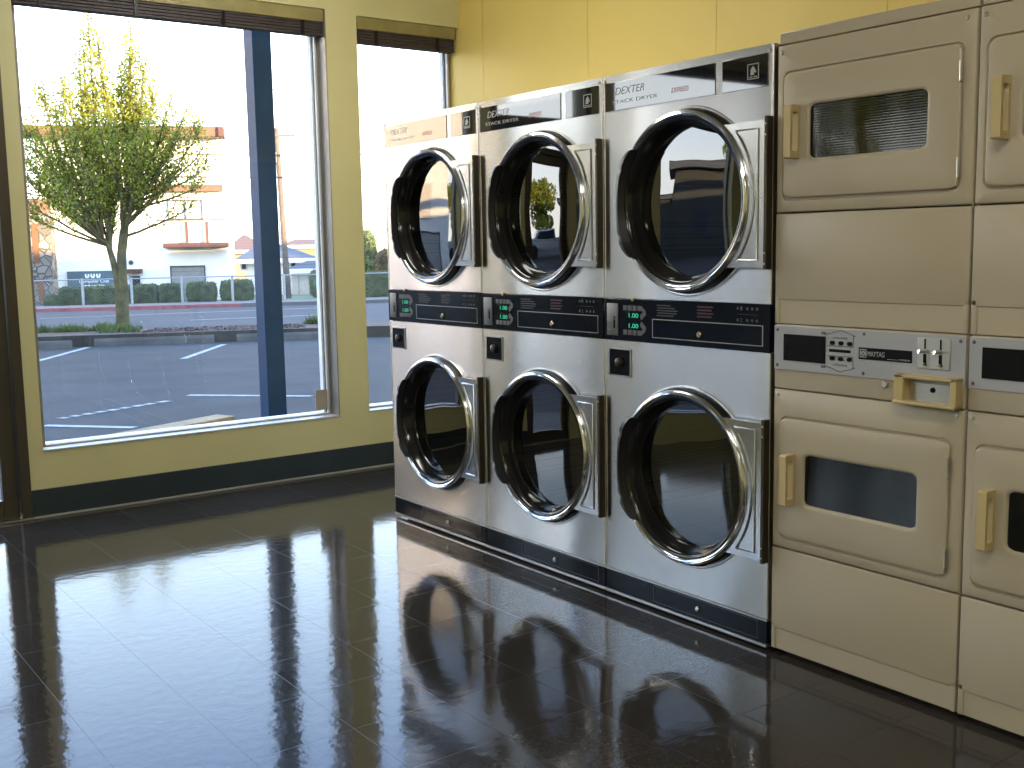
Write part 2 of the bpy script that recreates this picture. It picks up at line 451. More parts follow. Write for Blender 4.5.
def angles(cx, cz, rects, n=96):
    A = [2*PI*i/n for i in range(n)]
    for x0, x1, z0, z1 in rects:
        for x in (x0, x1):
            for z in (z0, z1): A.append(math.atan2(z-cz, x-cx) % (2*PI))
    return sorted(A)

# ------------------------------------------------------------------ room shell
YW = 5.874            # inner face of the window wall
XC = 1.222            # inner face of the wall behind the dryers
HC = 3.10
XL, YB = -7.0, -4.2
FT = 0.19             # window wall thickness
def wall_boxes(mb, axis_lo, axis_hi, openings, zlo, zhi, put):
    """solid strips left round a row of openings (lo, hi, z0, z1)"""
    x = axis_lo
    for lo, hi, z0, z1 in sorted(openings):
        if lo > x: put(mb, x, lo, zlo, zhi)
        if z0 > zlo: put(mb, lo, hi, zlo, z0)
        if z1 < zhi: put(mb, lo, hi, z1, zhi)
        x = hi
    if x < axis_hi: put(mb, x, axis_hi, zlo, zhi)

W1 = (-1.385, 0.304, 0.342, 2.705)
W2 = (0.505, XC, 0.350, 2.69)
DOOR = (-2.30, -1.458, 0.0, 2.70)
W3 = (-4.35, -2.52, 0.355, 2.70)
W4 = (-6.75, -4.65, 0.355, 2.70)
struct(MB().box(XL-0.2, XC+0.2, YB-0.2, YW+FT, -0.12, 0.0).build('floor', M['floor'], smooth=False))
mb = MB()
wall_boxes(mb, XL, XC, [W1, W2, DOOR, W3, W4], 0.0, HC, lambda m, a, b, z0, z1: m.box(a, b, YW, YW+FT, z0, z1))
struct(mb.build('wall_front', M['wallcream'], smooth=False))
mb = MB()
seams = [YW+FT, 5.612, 4.635, 3.709, 2.78, 1.85, 0.92, 0.0, -0.92, -1.85, -2.78, YB]
for a, b in zip(seams, seams[1:]): mb.box(XC, XC+0.15, b+0.0018, a-0.0018, 0, HC)
mb.box(XC+0.004, XC+0.16, YB, YW+FT, 0, HC)
struct(mb.build('wall_right', M['wallyellow'], smooth=False))
struct(MB().box(XL-0.15, XL, YB, YW+FT, 0, HC).build('wall_left', M['wallcream'], smooth=False))
struct(MB().box(XL-0.15, XC+0.16, YB-0.15, YB, 0, HC).build('wall_back', M['wallcream'], smooth=False))
struct(MB().box(XL-0.15, XC+0.16, YB-0.15, YW+FT, HC, HC+0.15).build('ceiling', M['ceiling'], smooth=False))
# unseen parapet blocks, added and stepped in height to cast the lot's shadow
struct(MB().box(-4.5, 42, YW+0.02, YW+FT+0.1, HC+0.15, 5.85).box(-40, -4.5, YW+0.02, YW+FT+0.1, HC+0.15, 3.3).build('roof', M['wallcream'], smooth=False))
# unseen walls added on both sides to stop sun passing below the parapet
struct(MB().box(-40, XL-0.16, YW+0.02, YW+FT+0.1, -0.2, HC+0.15).build('wall_sunblock_left', M['wallcream'], smooth=False))
struct(MB().box(XC+0.17, 42, YW+0.02, YW+FT+0.1, -0.2, HC+0.15).build('wall_sunblock_right', M['wallcream'], smooth=False))
# narrow porch beam carried by the blue post
struct(MB().box(-14, 10, 7.45, 7.70, 3.45, 3.80).build('porch_beam', M['post'], smooth=False))

# cove base along the window wall with a pale bead at the floor
mb = MB().box(DOOR[1]+0.0, XC-0.002, YW-0.012, YW+0.002, 0.0, 0.148, 0.003)
bb = struct(mb.build('baseboard_front', M['base']))
struct(MB().box(DOOR[1]+0.0, XC-0.002, YW-0.022, YW-0.006, 0.0, 0.012, 0.003).build('bead', M['basetrim'], bb))

def window(name, X0, X1, z0, z1, right_alu=True, recess=0.115):
    yg = YW+recess
    fw = 0.035
    fr = MB()
    fr.box(X0, X0+fw, yg-0.02, yg+0.05, z0, z1, 0.003); fr.box(X1-fw*0.55, X1, yg-0.02, yg+0.05, z0, z1, 0.003)
    fr.box(X0, X1, yg-0.02, yg+0.05, z0, z0+0.010, 0.002); fr.box(X0, X1, yg-0.02, yg+0.05, z1-fw, z1, 0.003)
    w = struct(fr.build(name, M['alu']))
    if right_alu:
        struct(MB().box(X1-0.006, X1, YW-0.002, yg-0.02, z0, z1, 0.002).build('jamb_liner', M['alu'], w))
    struct(MB().box(X0, X1, YW-0.004, yg-0.018, z0-0.004, z0+0.006, 0.002).build('window_sill', M['alulite'], w))
    bd = MB()
    bd.box(X0+fw, X1-fw*0.55, yg-0.026, yg-0.006, z0+0.009, z0+0.016, 0.002)
    bd.box(X1-fw*0.55-0.012, X1-fw*0.55, yg-0.026, yg-0.006, z0+0.012, z1-fw, 0.002)
    struct(bd.build('glazing_bead', M['alulite'], w))
    struct(MB().box(X0+0.01, X1-0.01, yg+0.020, yg+0.095, z0+0.002, z0+0.014, 0.002).build('outer_ledge', M['outer'], w))
    struct(MB().box(X1-0.036, X1-0.024, yg+0.020, yg+0.060, z0+0.014, z1-0.02, 0.002).build('outer_stop', M['outer'], w))
    struct(MB().box(X0+0.02, X1-0.01, yg+0.008, yg+0.010, z0+0.01, z1-0.02).build('window_pane', M['wglass'], w, smooth=False))
    return w
window('window_1', *W1)
window('window_2', *W2, right_alu=False)
window('window_3', *W3)
window('window_4', *W4)
# storefront door beside window 1
mb = MB(); y0, y1 = YW-0.015, YW+0.09
x0, x1 = DOOR[0], DOOR[1]
mb.box(x1-0.05, x1, y0, y1, 0, 2.70, 0.004); mb.box(x0, x0+0.05, y0, y1, 0, 2.70, 0.004)
mb.box(x0, x1, y0, y1, 2.65, 2.70, 0.004); mb.box(x0+0.05, x1-0.05, y0, y1, 2.12, 2.18, 0.004)
d1 = struct(mb.build('door_1', M['bronze']))
mb = MB(); y2, y3 = YW+0.01, YW+0.06
a, b = x0+0.055, x1-0.055
mb.box(b-0.075, b, y2, y3, 0.012, 2.115, 0.004); mb.box(a, a+0.075, y2, y3, 0.012, 2.115, 0.004)
mb.box(a+0.075, b-0.075, y2, y3, 0.012, 0.11, 0.004); mb.box(a+0.075, b-0.075, y2, y3, 2.03, 2.115, 0.004)
leaf = struct(mb.build('door_leaf', M['bronze'], d1))
mb = MB().box(a+0.07, b-0.07, y2+0.022, y2+0.028, 0.10, 2.04)
struct(mb.build('door_glass', M['wglass'], leaf, smooth=False))
struct(MB().box(x0+0.04, x1-0.04, YW+0.03, YW+0.036, 2.17, 2.66).build('transom_glass', M['wglass'], d1, smooth=False))
struct(MB().box(x0, x1, YW-0.03, YW+0.10, 0.0, 0.012, 0.003).build('threshold', M['satin'], d1))
struct(MB().tube([(a+0.12, y2-0.05, 0.95), (b-0.09, y2-0.05, 0.95)], 0.012).tube([(a+0.14, y2-0.05, 0.95), (a+0.14, y2, 0.95)], 0.008).tube([(b-0.10, y2-0.05, 0.95), (b-0.10, y2, 0.95)], 0.008).build('push_bar', M['satin'], leaf))

# rolled-up blinds
def blind(X0, X1, zt, label):
    t = empty('window_blind', ((X0+X1)/2, YW+0.05, zt), 0, label, 'blind', 'rolled-up window blinds')
    h = (X1-X0)/2-0.008
    MB().box(-h, h, -0.045, -0.02, -0.072, -0.002, 0.003).build('valance', M['valance'], t)
    mb = MB()
    for k in range(5):
        mb.box(-h+0.004, h-0.004, -0.036+0.002*(k % 2), 0.024, -0.150+k*0.0165, -0.135+k*0.0165, 0.003)
    mb.build('rolled_slats', M['blind'], t)
    n = max(2, int((X1-X0)/0.45)+1)
    for k in range(n):
        x = -h+0.13+k*(2*h-0.26)/(n-1)
        MB().box(x-0.011, x+0.011, -0.040, -0.034, -0.153, -0.07, 0.001).build('ladder_tape', M['black'], t)
blind(W1[0], W1[1], W1[3], 'dark brown blind rolled up under yellow valance over the wide window with the tree')
blind(W3[0], W3[1], W3[3], 'rolled blind over the window left of the glass door, seen mirrored in the third dryer')
blind(W2[0], W2[1]-0.01, W2[3], 'dark brown rolled blind under yellow valance over the narrow window beside the dryers')
st = MB().box(0.196, 0.272, YW+0.096, YW+0.0995, 0.378, 0.500, 0.0008).build('sticker', M['sticker'])
tag(st, 'beige square sticker in the lower right corner of the wide window pane', 'sticker')

# ceiling fill lights, added unseen above the frame to brighten walls and machines
for k, (x, y) in enumerate(((-0.55, 4.6), (-1.9, 0.4), (-5.0, 1.6), (-5.0, -1.8))):
    t = empty('ceiling_fill_light', (x, y, HC), 0, ('added ceiling fill light above the dryers', 'added ceiling fill light behind the camera, dryer side', 'added ceiling fill light by the left window, front', 'added ceiling fill light far left at the back')[k], 'ceiling light', 'added ceiling fill lights')
    MB().box(-0.16, 0.16, -0.62, 0.62, -0.07, -0.001, 0.01).build('housing', M['ceiling'], t)
    MB().box(-0.14, 0.14, -0.6, 0.6, -0.150, -0.069, 0.02).build('diffuser', M['fill_lamp'] if k == 0 else M['fill_lamp_warm'], t)

# ------------------------------------------------------------------ stainless stack dryers
DW = 0.8005
def dexter_door(root, CZ, R, cu=0.424):
    hz = CZ
    # collar pressed into the front panel, then the black seal the door closes on
    MB().lathe([(R+0.018, 0.001), (R+0.016, -0.003), (R+0.012, -0.004), (R+0.008, -0.003), (R+0.006, 0.0), (R-0.014, 0.002), (R-0.014, 0.03)], cu+0.003, hz-0.002, 96).build('door_collar', M['steel'], root)
    MB().lathe([(R+0.006, 0.0), (R+0.005, -0.016), (R-0.003, -0.020), (R-0.016, -0.020), (R-0.016, 0.02)], cu+0.001, hz-0.002, 96).build('door_seal', M['gasket'], root)
    MB().lathe([(R-0.014, 0.03), (R-0.012, 0.10), (R-0.012, 0.62), (0.0, 0.64)], cu, hz, 64).build('drum', M['drum'], root)
    ring = MB().lathe([(R-0.004, -0.020), (R, -0.025), (R+0.0005, -0.032), (R-0.003, -0.038), (R-0.007, -0.040), (R-0.009, -0.0385), (R-0.012, -0.040), (R-0.017, -0.038), (R-0.020, -0.033), (R-0.020, -0.026), (R-0.018, -0.020)], cu, hz, 96, close=True).build('door', M['chrome'], root, angle=40)
    MB().lathe([(R-0.0195, -0.033), (R-0.030, -0.032), (R-0.037, -0.022), (R-0.048, 0.012), (R-0.052, 0.026), (R-0.055, 0.030), (R-0.017, 0.030)], cu, hz, 96).build('door_dish', M['gasket'], ring, angle=60)
    prof = [(0.0, 0.020), (0.08, 0.0203), (0.16, 0.022), (R-0.051, 0.027)]
    MB().lathe(prof, cu, hz, 96).build('door_glass', M['dglass'], ring, angle=80)
    # black pull handle over the left rim
    def rim(z, r): return cu-math.sqrt(max(r*r-(z-hz)**2, 0))
    zs = [0.188, 0.178, 0.160, 0.136, 0.116, 0.100, 0.05, 0.0, -0.05, -0.100, -0.116, -0.136, -0.160, -0.178, -0.188]
    off = [0.002, 0.012, 0.020, 0.022, 0.008, 0.016, 0.007, 0.004, 0.007, 0.016, 0.008, 0.022, 0.020, 0.012, 0.002]
    outer = [(rim(hz+z, R)-o, hz+z) for z, o in zip(zs, off)]
    inner = [(rim(hz+z, R-0.030), hz+z) for z in zs]
    hd = MB(); n = len(zs)
    A = [hd.bm.verts.new((p[0]+0.004, -0.012, p[1])) for p in outer]
    B = [hd.bm.verts.new((p[0], -0.046, p[1])) for p in outer]
    C = [hd.bm.verts.new((p[0]*0.6+q[0]*0.4, -0.052, p[1])) for p, q in zip(outer, inner)]
    D = [hd.bm.verts.new((q[0], -0.036, q[1])) for q in inner]
    for P, Q in ((A, B), (B, C), (C, D)):
        for i in range(n-1): hd.bm.faces.new((P[i], P[i+1], Q[i+1], Q[i]))
    hd.bm.faces.new((A[0], B[0], C[0], D[0])); hd.bm.faces.new((A[-1], D[-1], C[-1], B[-1]))
    for i in range(n-1): hd.bm.faces.new((D[i], D[i+1], A[i+1], A[i]))
    hd.build('door_handle', M['black'], ring, angle=25)
    # hinge plate: pressed sheet reaching from the ring to the hinge, its left edge following the ring
    z0, z1 = hz-0.221, hz+0.235
    ub = 0.787
    def edge(z, e): return cu+math.sqrt(max((R+e)**2-(z-hz)**2, 0))
    zsn = [z0+(z1-z0)*k/20 for k in range(21)]
    hp = MB().prism([(edge(z, -0.004), z) for z in zsn]+[(ub, z1), (ub, z0)], -0.028, -0.018)
    g = 0.024
    zin = [z0+g+(z1-z0-2*g)*k/20 for k in range(21)]
    rim_pts = [(edge(z, 0.022), -0.028, z) for z in zin]+[(ub-g, -0.028, z1-g), (ub-g, -0.028, z0+g)]
    hp.tube(rim_pts+[rim_pts[0]], 0.0045, 8)
    hp.build('hinge_plate', M['plate'], ring)
    MB().box(0.7885, 0.8015, -0.031, -0.003, z0-0.006, z1+0.012, 0.002).build('hinge', M['hinge'], ring)
    for zz in (z0+0.012, z0+0.045, z1-0.045, z1-0.012):
        MB().lathe([(0.004, 0.0), (0.0035, -0.002), (0.0, -0.003)], 0.795, zz, 10, y=-0.031).build('hinge_screw', M['brass'], ring)
    # latch keeper on the panel left of the handle
    k = MB()
    for a, b, c, d in ((0.073, 0.077, -0.03, 0.03), (0.100, 0.104, -0.03, 0.03), (0.077, 0.100, 0.026, 0.03), (0.077, 0.100, -0.03, -0.026)):
        k.box(a, b, -0.003, 0.0, hz+c, hz+d, 0.0008)
    k.build('latch_keeper', M['satin'], root)

def panel_with_hole(root, name, z0, z1, cz, r, cu=0.4275):
    an = angles(cu, cz, [(0.0015, DW-0.0015, z0, z1)], 96)
    an = [a for i, a in enumerate(an) if i == 0 or a-an[i-1] > 1e-5]
    out = star(cu, cz, sd_rect(0.0015, DW-0.0015, z0, z1), an)
    inn = [(cu+r*math.cos(a), cz+r*math.sin(a)) for a in an]
    mb = MB().plate_hole(out, inn, 0.0, 0.02)
    return mb.build(name, M['steel'], root, smooth=True, angle=30)

def make_stack_dryer(loc, label):
    t = empty('stack_dryer', loc, -PI/2, label, 'dryer', 'stainless stack dryers in the row')
    # cabinet: open-fronted box behind the front panels
    cb = MB()
    cb.box(0.002, DW-0.002, 1.02, 1.04, 0.03, 1.943); cb.box(0.002, 0.008, 0.012, 1.03, 0.03, 1.943)
    cb.box(DW-0.008, DW-0.002, 0.012, 1.03, 0.03, 1.943); cb.box(0.002, DW-0.002, 0.012, 1.03, 1.935, 1.943)
    cb.box(0.002, DW-0.002, 0.03, 1.03, 0.03, 0.04); cb.box(0.03, DW-0.03, 0.05, 1.0, 0.0, 0.03)
    cb.build('cabinet', M['steel_side'], t)
    panel_with_hole(t, 'upper_front_panel', 1.1415, 1.945, 1.478, 0.292)
    panel_with_hole(t, 'lower_front_panel', 0.1065, 0.9845, 0.528, 0.298)
    # rolled vertical edges of the sheet
    for u in (0.006, DW-0.006):
        for za, zb in ((0.1065, 0.9845), (1.1415, 1.945)):
            MB().tube([(u, 0.003, za), (u, 0.003, zb)], 0.0055, 12).build('edge_fold', M['steel'], t)
    for u in (0.012, DW-0.018): MB().lathe([(0.007, 0.0), (0.006, -0.003), (0.0, -0.0045)], u, 1.926, 12).build('screw', M['satin'], t)
    # black fascia with the lettering
    fs = MB().box(0.014, 0.556, -0.003, 0.0, 1.8185, 1.9185, 0.0008).box(0.587, 0.777, -0.003, 0.0, 1.8185, 1.9185, 0.0008).build('top_fascia', M['blackgloss'], t)
    tx = MB().text('DEXTER', 0.070, 1.872, 0.026, -0.0036, width=0.152, shear=0.25)
    tx.text('STACK DRYER', 0.056, 1.841, 0.013, -0.0036, width=0.232)
    tx.build('fascia_lettering', M['print'], fs, smooth=False)
    MB().text('EXPRESS', 0.355, 1.846, 0.017, -0.0036, width=0.080, shear=0.2).build('fascia_red_lettering', M['printpink'], fs, smooth=False)
    lg = MB()
    a, b, c, d = 0.694, 0.741, 1.846, 1.894
    for q in ((a, a+.003, c, d), (b-.003, b, c, d), (a, b, c, c+.003), (a, b, d-.003, d)): lg.box(q[0], q[1], -0.0042, -0.003, q[2], q[3])
    horse = [(0.20, 0.24), (0.26, 0.42), (0.24, 0.60), (0.34, 0.80), (0.46, 0.90), (0.52, 0.97), (0.57, 0.88), (0.66, 0.80), (0.78, 0.58), (0.84, 0.46), (0.78, 0.38), (0.70, 0.44), (0.62, 0.50), (0.60, 0.40), (0.64, 0.30), (0.66, 0.24)]
    lg.prism([(a+0.004+x*0.038, c+0.004+z*0.038) for x, z in horse], -0.0040, -0.003)
    lg.box(a+.008, a+.020, -0.004, -0.003, c+.006, c+.009); lg.box(a+.024, a+.039, -0.004, -0.003, c+.006, c+.009)
    lg.build('horse_head_emblem', M['print'], fs, smooth=False)
    # control band
    cp = MB().box(0.004, DW-0.002, -0.006, 0.02, 0.9865, 1.1395, 0.002).build('control_panel', M['navy'], t)
    cn = MB().box(0.024, 0.085, -0.011, -0.005, 1.003, 1.122, 0.002)
    cn.box(0.063, 0.068, -0.013, -0.010, 1.030, 1.060).box(0.030, 0.058, -0.0125, -0.010, 1.022, 1.026, 0.0005)
    cn.lathe([(0.005, 0), (0.004, -0.006), (0.0, -0.007)], 0.066, 1.070, 10, y=-0.011)
    cn.build('coin_plate', M['coin'], cp)
    MB().box(0.064, 0.070, -0.0135, -0.0105, 1.030, 1.062).build('coin_slot', M['dark'], cp)
    bt = MB()
    for zc in (1.107, 1.018):
        for k in range(4): bt.box(0.112+k*0.0255, 0.132+k*0.0255, -0.009, -0.005, zc-0.009, zc+0.009, 0.001)
    for s, zc in ((1, 1.090), (-1, 1.036)):
        bt.prism([(0.208, zc+s*0.026), (0.229, zc+s*0.010), (0.232, zc-s*0.004) , (0.208, zc-s*0.024), (0.203, zc-s*0.016), (0.203, zc-s*0.005), (0.216, zc+s*0.004), (0.203, zc+s*0.016)], -0.008, -0.005)
    bt.build('selector_button', M['button'], cp)
    dp = MB().box(0.128, 0.203, -0.0075, -0.005, 1.069, 1.094, 0.0006).box(0.128, 0.203, -0.0075, -0.005, 1.031, 1.056, 0.0006).build('display', M['dark'], cp)
    for zd in (1.073, 1.035): MB().text('1.00', 0.142, zd, 0.016, -0.0082, width=0.050).build('display_digits', M['led'], cp, smooth=False)
    dr = MB()
    for q in ((0.265, 0.772, 1.0705, 1.0725), (0.265, 0.772, 1.0055, 1.0075), (0.265, 0.267, 1.0055, 1.0725), (0.770, 0.772, 1.0055, 1.0725)): dr.box(q[0], q[1], -0.0085, -0.005, q[2], q[3])
    dr.build('coin_drawer_trim', M['satin'], cp)
    MB().box(0.267, 0.770, -0.0078, -0.005, 1.0075, 1.0705, 0.001).build('coin_drawer', M['navy'], cp)
    MB().lathe([(0.011, 0.0), (0.011, -0.006), (0.008, -0.010), (0.0, -0.010)], 0.497, 1.029, 20, y=-0.0075).build('drawer_lock', M['brass'], cp)
    ln = MB()
    for k, w in enumerate((0.07, 0.09, 0.105, 0.10, 0.085)): ln.box(0.285+0.004*(k % 2), 0.285+w, -0.0066, -0.0058, 1.120-k*0.009, 1.1235-k*0.009)
    ln.build('instruction_print', M['printdim'], cp, smooth=False)
    ln = MB()
    for k in range(4): ln.box(0.482, 0.556-0.008*(k % 2), -0.0066, -0.0058, 1.120-k*0.011, 1.1255-k*0.011)
    ln.build('warning_print', M['printred'], cp, smooth=False)
    ln = MB()
    for zc in (1.124, 1.086):
        for k in range(5):
            if k == 1: ln.text('1' if zc > 1.1 else '2', 0.675, zc-0.006, 0.013, -0.0066, width=0.009)
            else: ln.lathe([(0.005, 0), (0.0, -0.0005)], 0.664+k*0.0205, zc, 10, y=-0.0062)
    ln.box(0.662, 0.748, -0.0066, -0.0058, 1.1045, 1.1055)
    ln.build('indicator_print', M['printdim'], cp, smooth=False)
    MB().box(0.157, 0.170, -0.012, -0.002, 1.131, 1.145, 0.002).build('panel_clip', M['brass'], cp)
    # bill / coin recess under the band
    cr = MB().box(0.030, 0.142, -0.002, 0.0, 0.856, 0.951, 0.001).build('lock_recess', M['dark'], t)
    fm = MB()
    for q in ((0.026, 0.146, 0.951, 0.955), (0.026, 0.146, 0.852, 0.856), (0.026, 0.030, 0.852, 0.955), (0.142, 0.146, 0.852, 0.955)): fm.box(q[0], q[1], -0.004, 0.0, q[2], q[3])
    fm.build('recess_rim', M['satin'], cr)
    MB().lathe([(0.019, 0.0), (0.018, -0.010), (0.012, -0.014), (0.0, -0.015)], 0.086, 0.903, 24, y=-0.002).build('lock_cylinder', M['hinge'], cr)
    # kick panel
    kp = MB().box(0.004, DW-0.004, -0.002, 0.02, 0.022, 0.098, 0.001).build('kick_panel', M['navy'], t)
    MB().box(0.002, DW-0.002, -0.004, 0.02, 0.0985, 0.1045, 0.001).box(0.002, DW-0.002, -0.006, 0.02, 0.010, 0.021, 0.002).build('kick_trim', M['satin'], kp)
    kt = MB()
    for q in ((0.264, 0.758, 0.0925, 0.094), (0.264, 0.758, 0.032, 0.0335), (0.264, 0.2655, 0.032, 0.094), (0.7565, 0.758, 0.032, 0.094)): kt.box(q[0], q[1], -0.0035, -0.001, q[2], q[3])
    kt.build('access_panel_trim', M['button'], kp)
    MB().lathe([(0.009, 0.0), (0.009, -0.006), (0.006, -0.010), (0.0, -0.010)], 0.488, 0.062, 20, y=-0.002).build('access_knob', M['satin'], kp)
    dexter_door(t, 1.478, 0.303)
    dexter_door(t, 0.526, 0.306)
    return t
YA, DP = 4.722, 0.8013
d0 = make_stack_dryer((0, YA, 0), 'stainless stack dryer nearest the window, left end of the row')
d2 = copy_tree(d0); d2.location = (0, YA-DP, 0); d2['label'] = 'middle stainless stack dryer, between two others of its kind'
d3 = copy_tree(d0); d3.location = (0, YA-2*DP, 0); d3['label'] = 'stainless stack dryer standing right against the beige coin dryer'

# ------------------------------------------------------------------ beige coin dryers
BW = 0.663
def beige_door(root, z0, z1, wz0, wz1, hz0, hz1):
    x0, x1 = 0.031, 0.622
    wx0, wx1 = 0.130, 0.525
    cx, cz = (wx0+wx1)/2, (wz0+wz1)/2
    an = angles(cx, cz, [(x0+.02, x1-.02, z0+.02, z1-.02)], 120)
    for q in (0.02, 0.008, 0.0):
        an += [math.atan2(z-cz, x-cx) % (2*PI) for x in (wx0+q, wx1-q) for z in (wz0+.02-q, wz1-.02+q)]
    an = sorted(an); an = [a for i, a in enumerate(an) if i == 0 or a-an[i-1] > 1e-4]
    mb = MB(); prev = None
    # rim -> crowned face -> rolled lip of the window opening
    loops = [(sd_rect(x0, x1, z0, z1, 0.022), 0.004), (sd_rect(x0, x1, z0, z1, 0.022), -0.003), (sd_rect(x0+.0015, x1-.0015, z0+.0015, z1-.0015, 0.021), -0.005),
             (sd_rect(x0+.006, x1-.006, z0+.006, z1-.006, 0.018), -0.0062), (sd_rect(x0+.05, x1-.05, z0+.05, z1-.05, 0.03), -0.0078),
             (sd_rect(wx0-.012, wx1+.012, wz0-.012, wz1+.012, 0.026), -0.0084), (sd_rect(wx0-.004, wx1+.004, wz0-.004, wz1+.004, 0.021), -0.0076),
             (sd_rect(wx0, wx1, wz0, wz1, 0.018), -0.004), (sd_rect(wx0, wx1, wz0, wz1, 0.018), 0.004)]
    for sd, y in loops:
        cur = [mb.bm.verts.new((p[0], y, p[1])) for p in star(cx, cz, sd, an)]
        if prev:
            for i in range(len(an)):
                j = (i+1) % len(an); mb.bm.faces.new((prev[i], prev[j], cur[j], cur[i]))
        prev = cur
    dr = mb.build('door', M['beige'], root, angle=50)
    MB().box(wx0-.003, wx1+.003, 0.000, 0.003, wz0-.003, wz1+.003).build('door_glass', M['rglass'], dr, smooth=False)
    # pull handle: a bar held off the door by two feet
    ua, ub = 0.072, 0.098
    h = MB(); e = 0.008
    lo = [(-0.054, hz0+0.004), (-0.050, hz0), (-0.010, hz0), (-0.010, hz1), (-0.050, hz1), (-0.054, hz1-0.004)]
    li = [(-0.044, hz0+0.022), (-0.043, hz0+0.021), (-0.020, hz0+0.021), (-0.020, hz1-0.021), (-0.043, hz1-0.021), (-0.044, hz1-0.022)]
    V = [[h.bm.verts.new((u, w, z)) for w, z in loop] for u in (ua, ub) for loop in (lo, li)]
    for i in range(6):
        j = (i+1) % 6
        h.bm.faces.new((V[0][i], V[0][j], V[1][j], V[1][i])); h.bm.faces.new((V[2][j], V[2][i], V[3][i], V[3][j]))
        h.bm.faces.new((V[0][j], V[0][i], V[2][i], V[2][j])); h.bm.faces.new((V[1][i], V[1][j], V[3][j], V[3][i]))
    bmesh.ops.recalc_face_normals(h.bm, faces=h.bm.faces)
    h.build('door_handle', M['cream'], dr)
    for zc in (z1-0.069, z0+0.056):
        MB().tube([(x1+0.001, -0.008, zc-0.026), (x1+0.001, -0.008, zc+0.026)], 0.0045, 10).build('door_hinge', M['satin'], dr)
    # dark tub behind the glass with a louvred lint screen
    tb = MB().lathe([(0.28, 0.01), (0.28, 0.55), (0.0, 0.56)], cx, cz, 48)
    tb.build('drum', M['drum'], root)

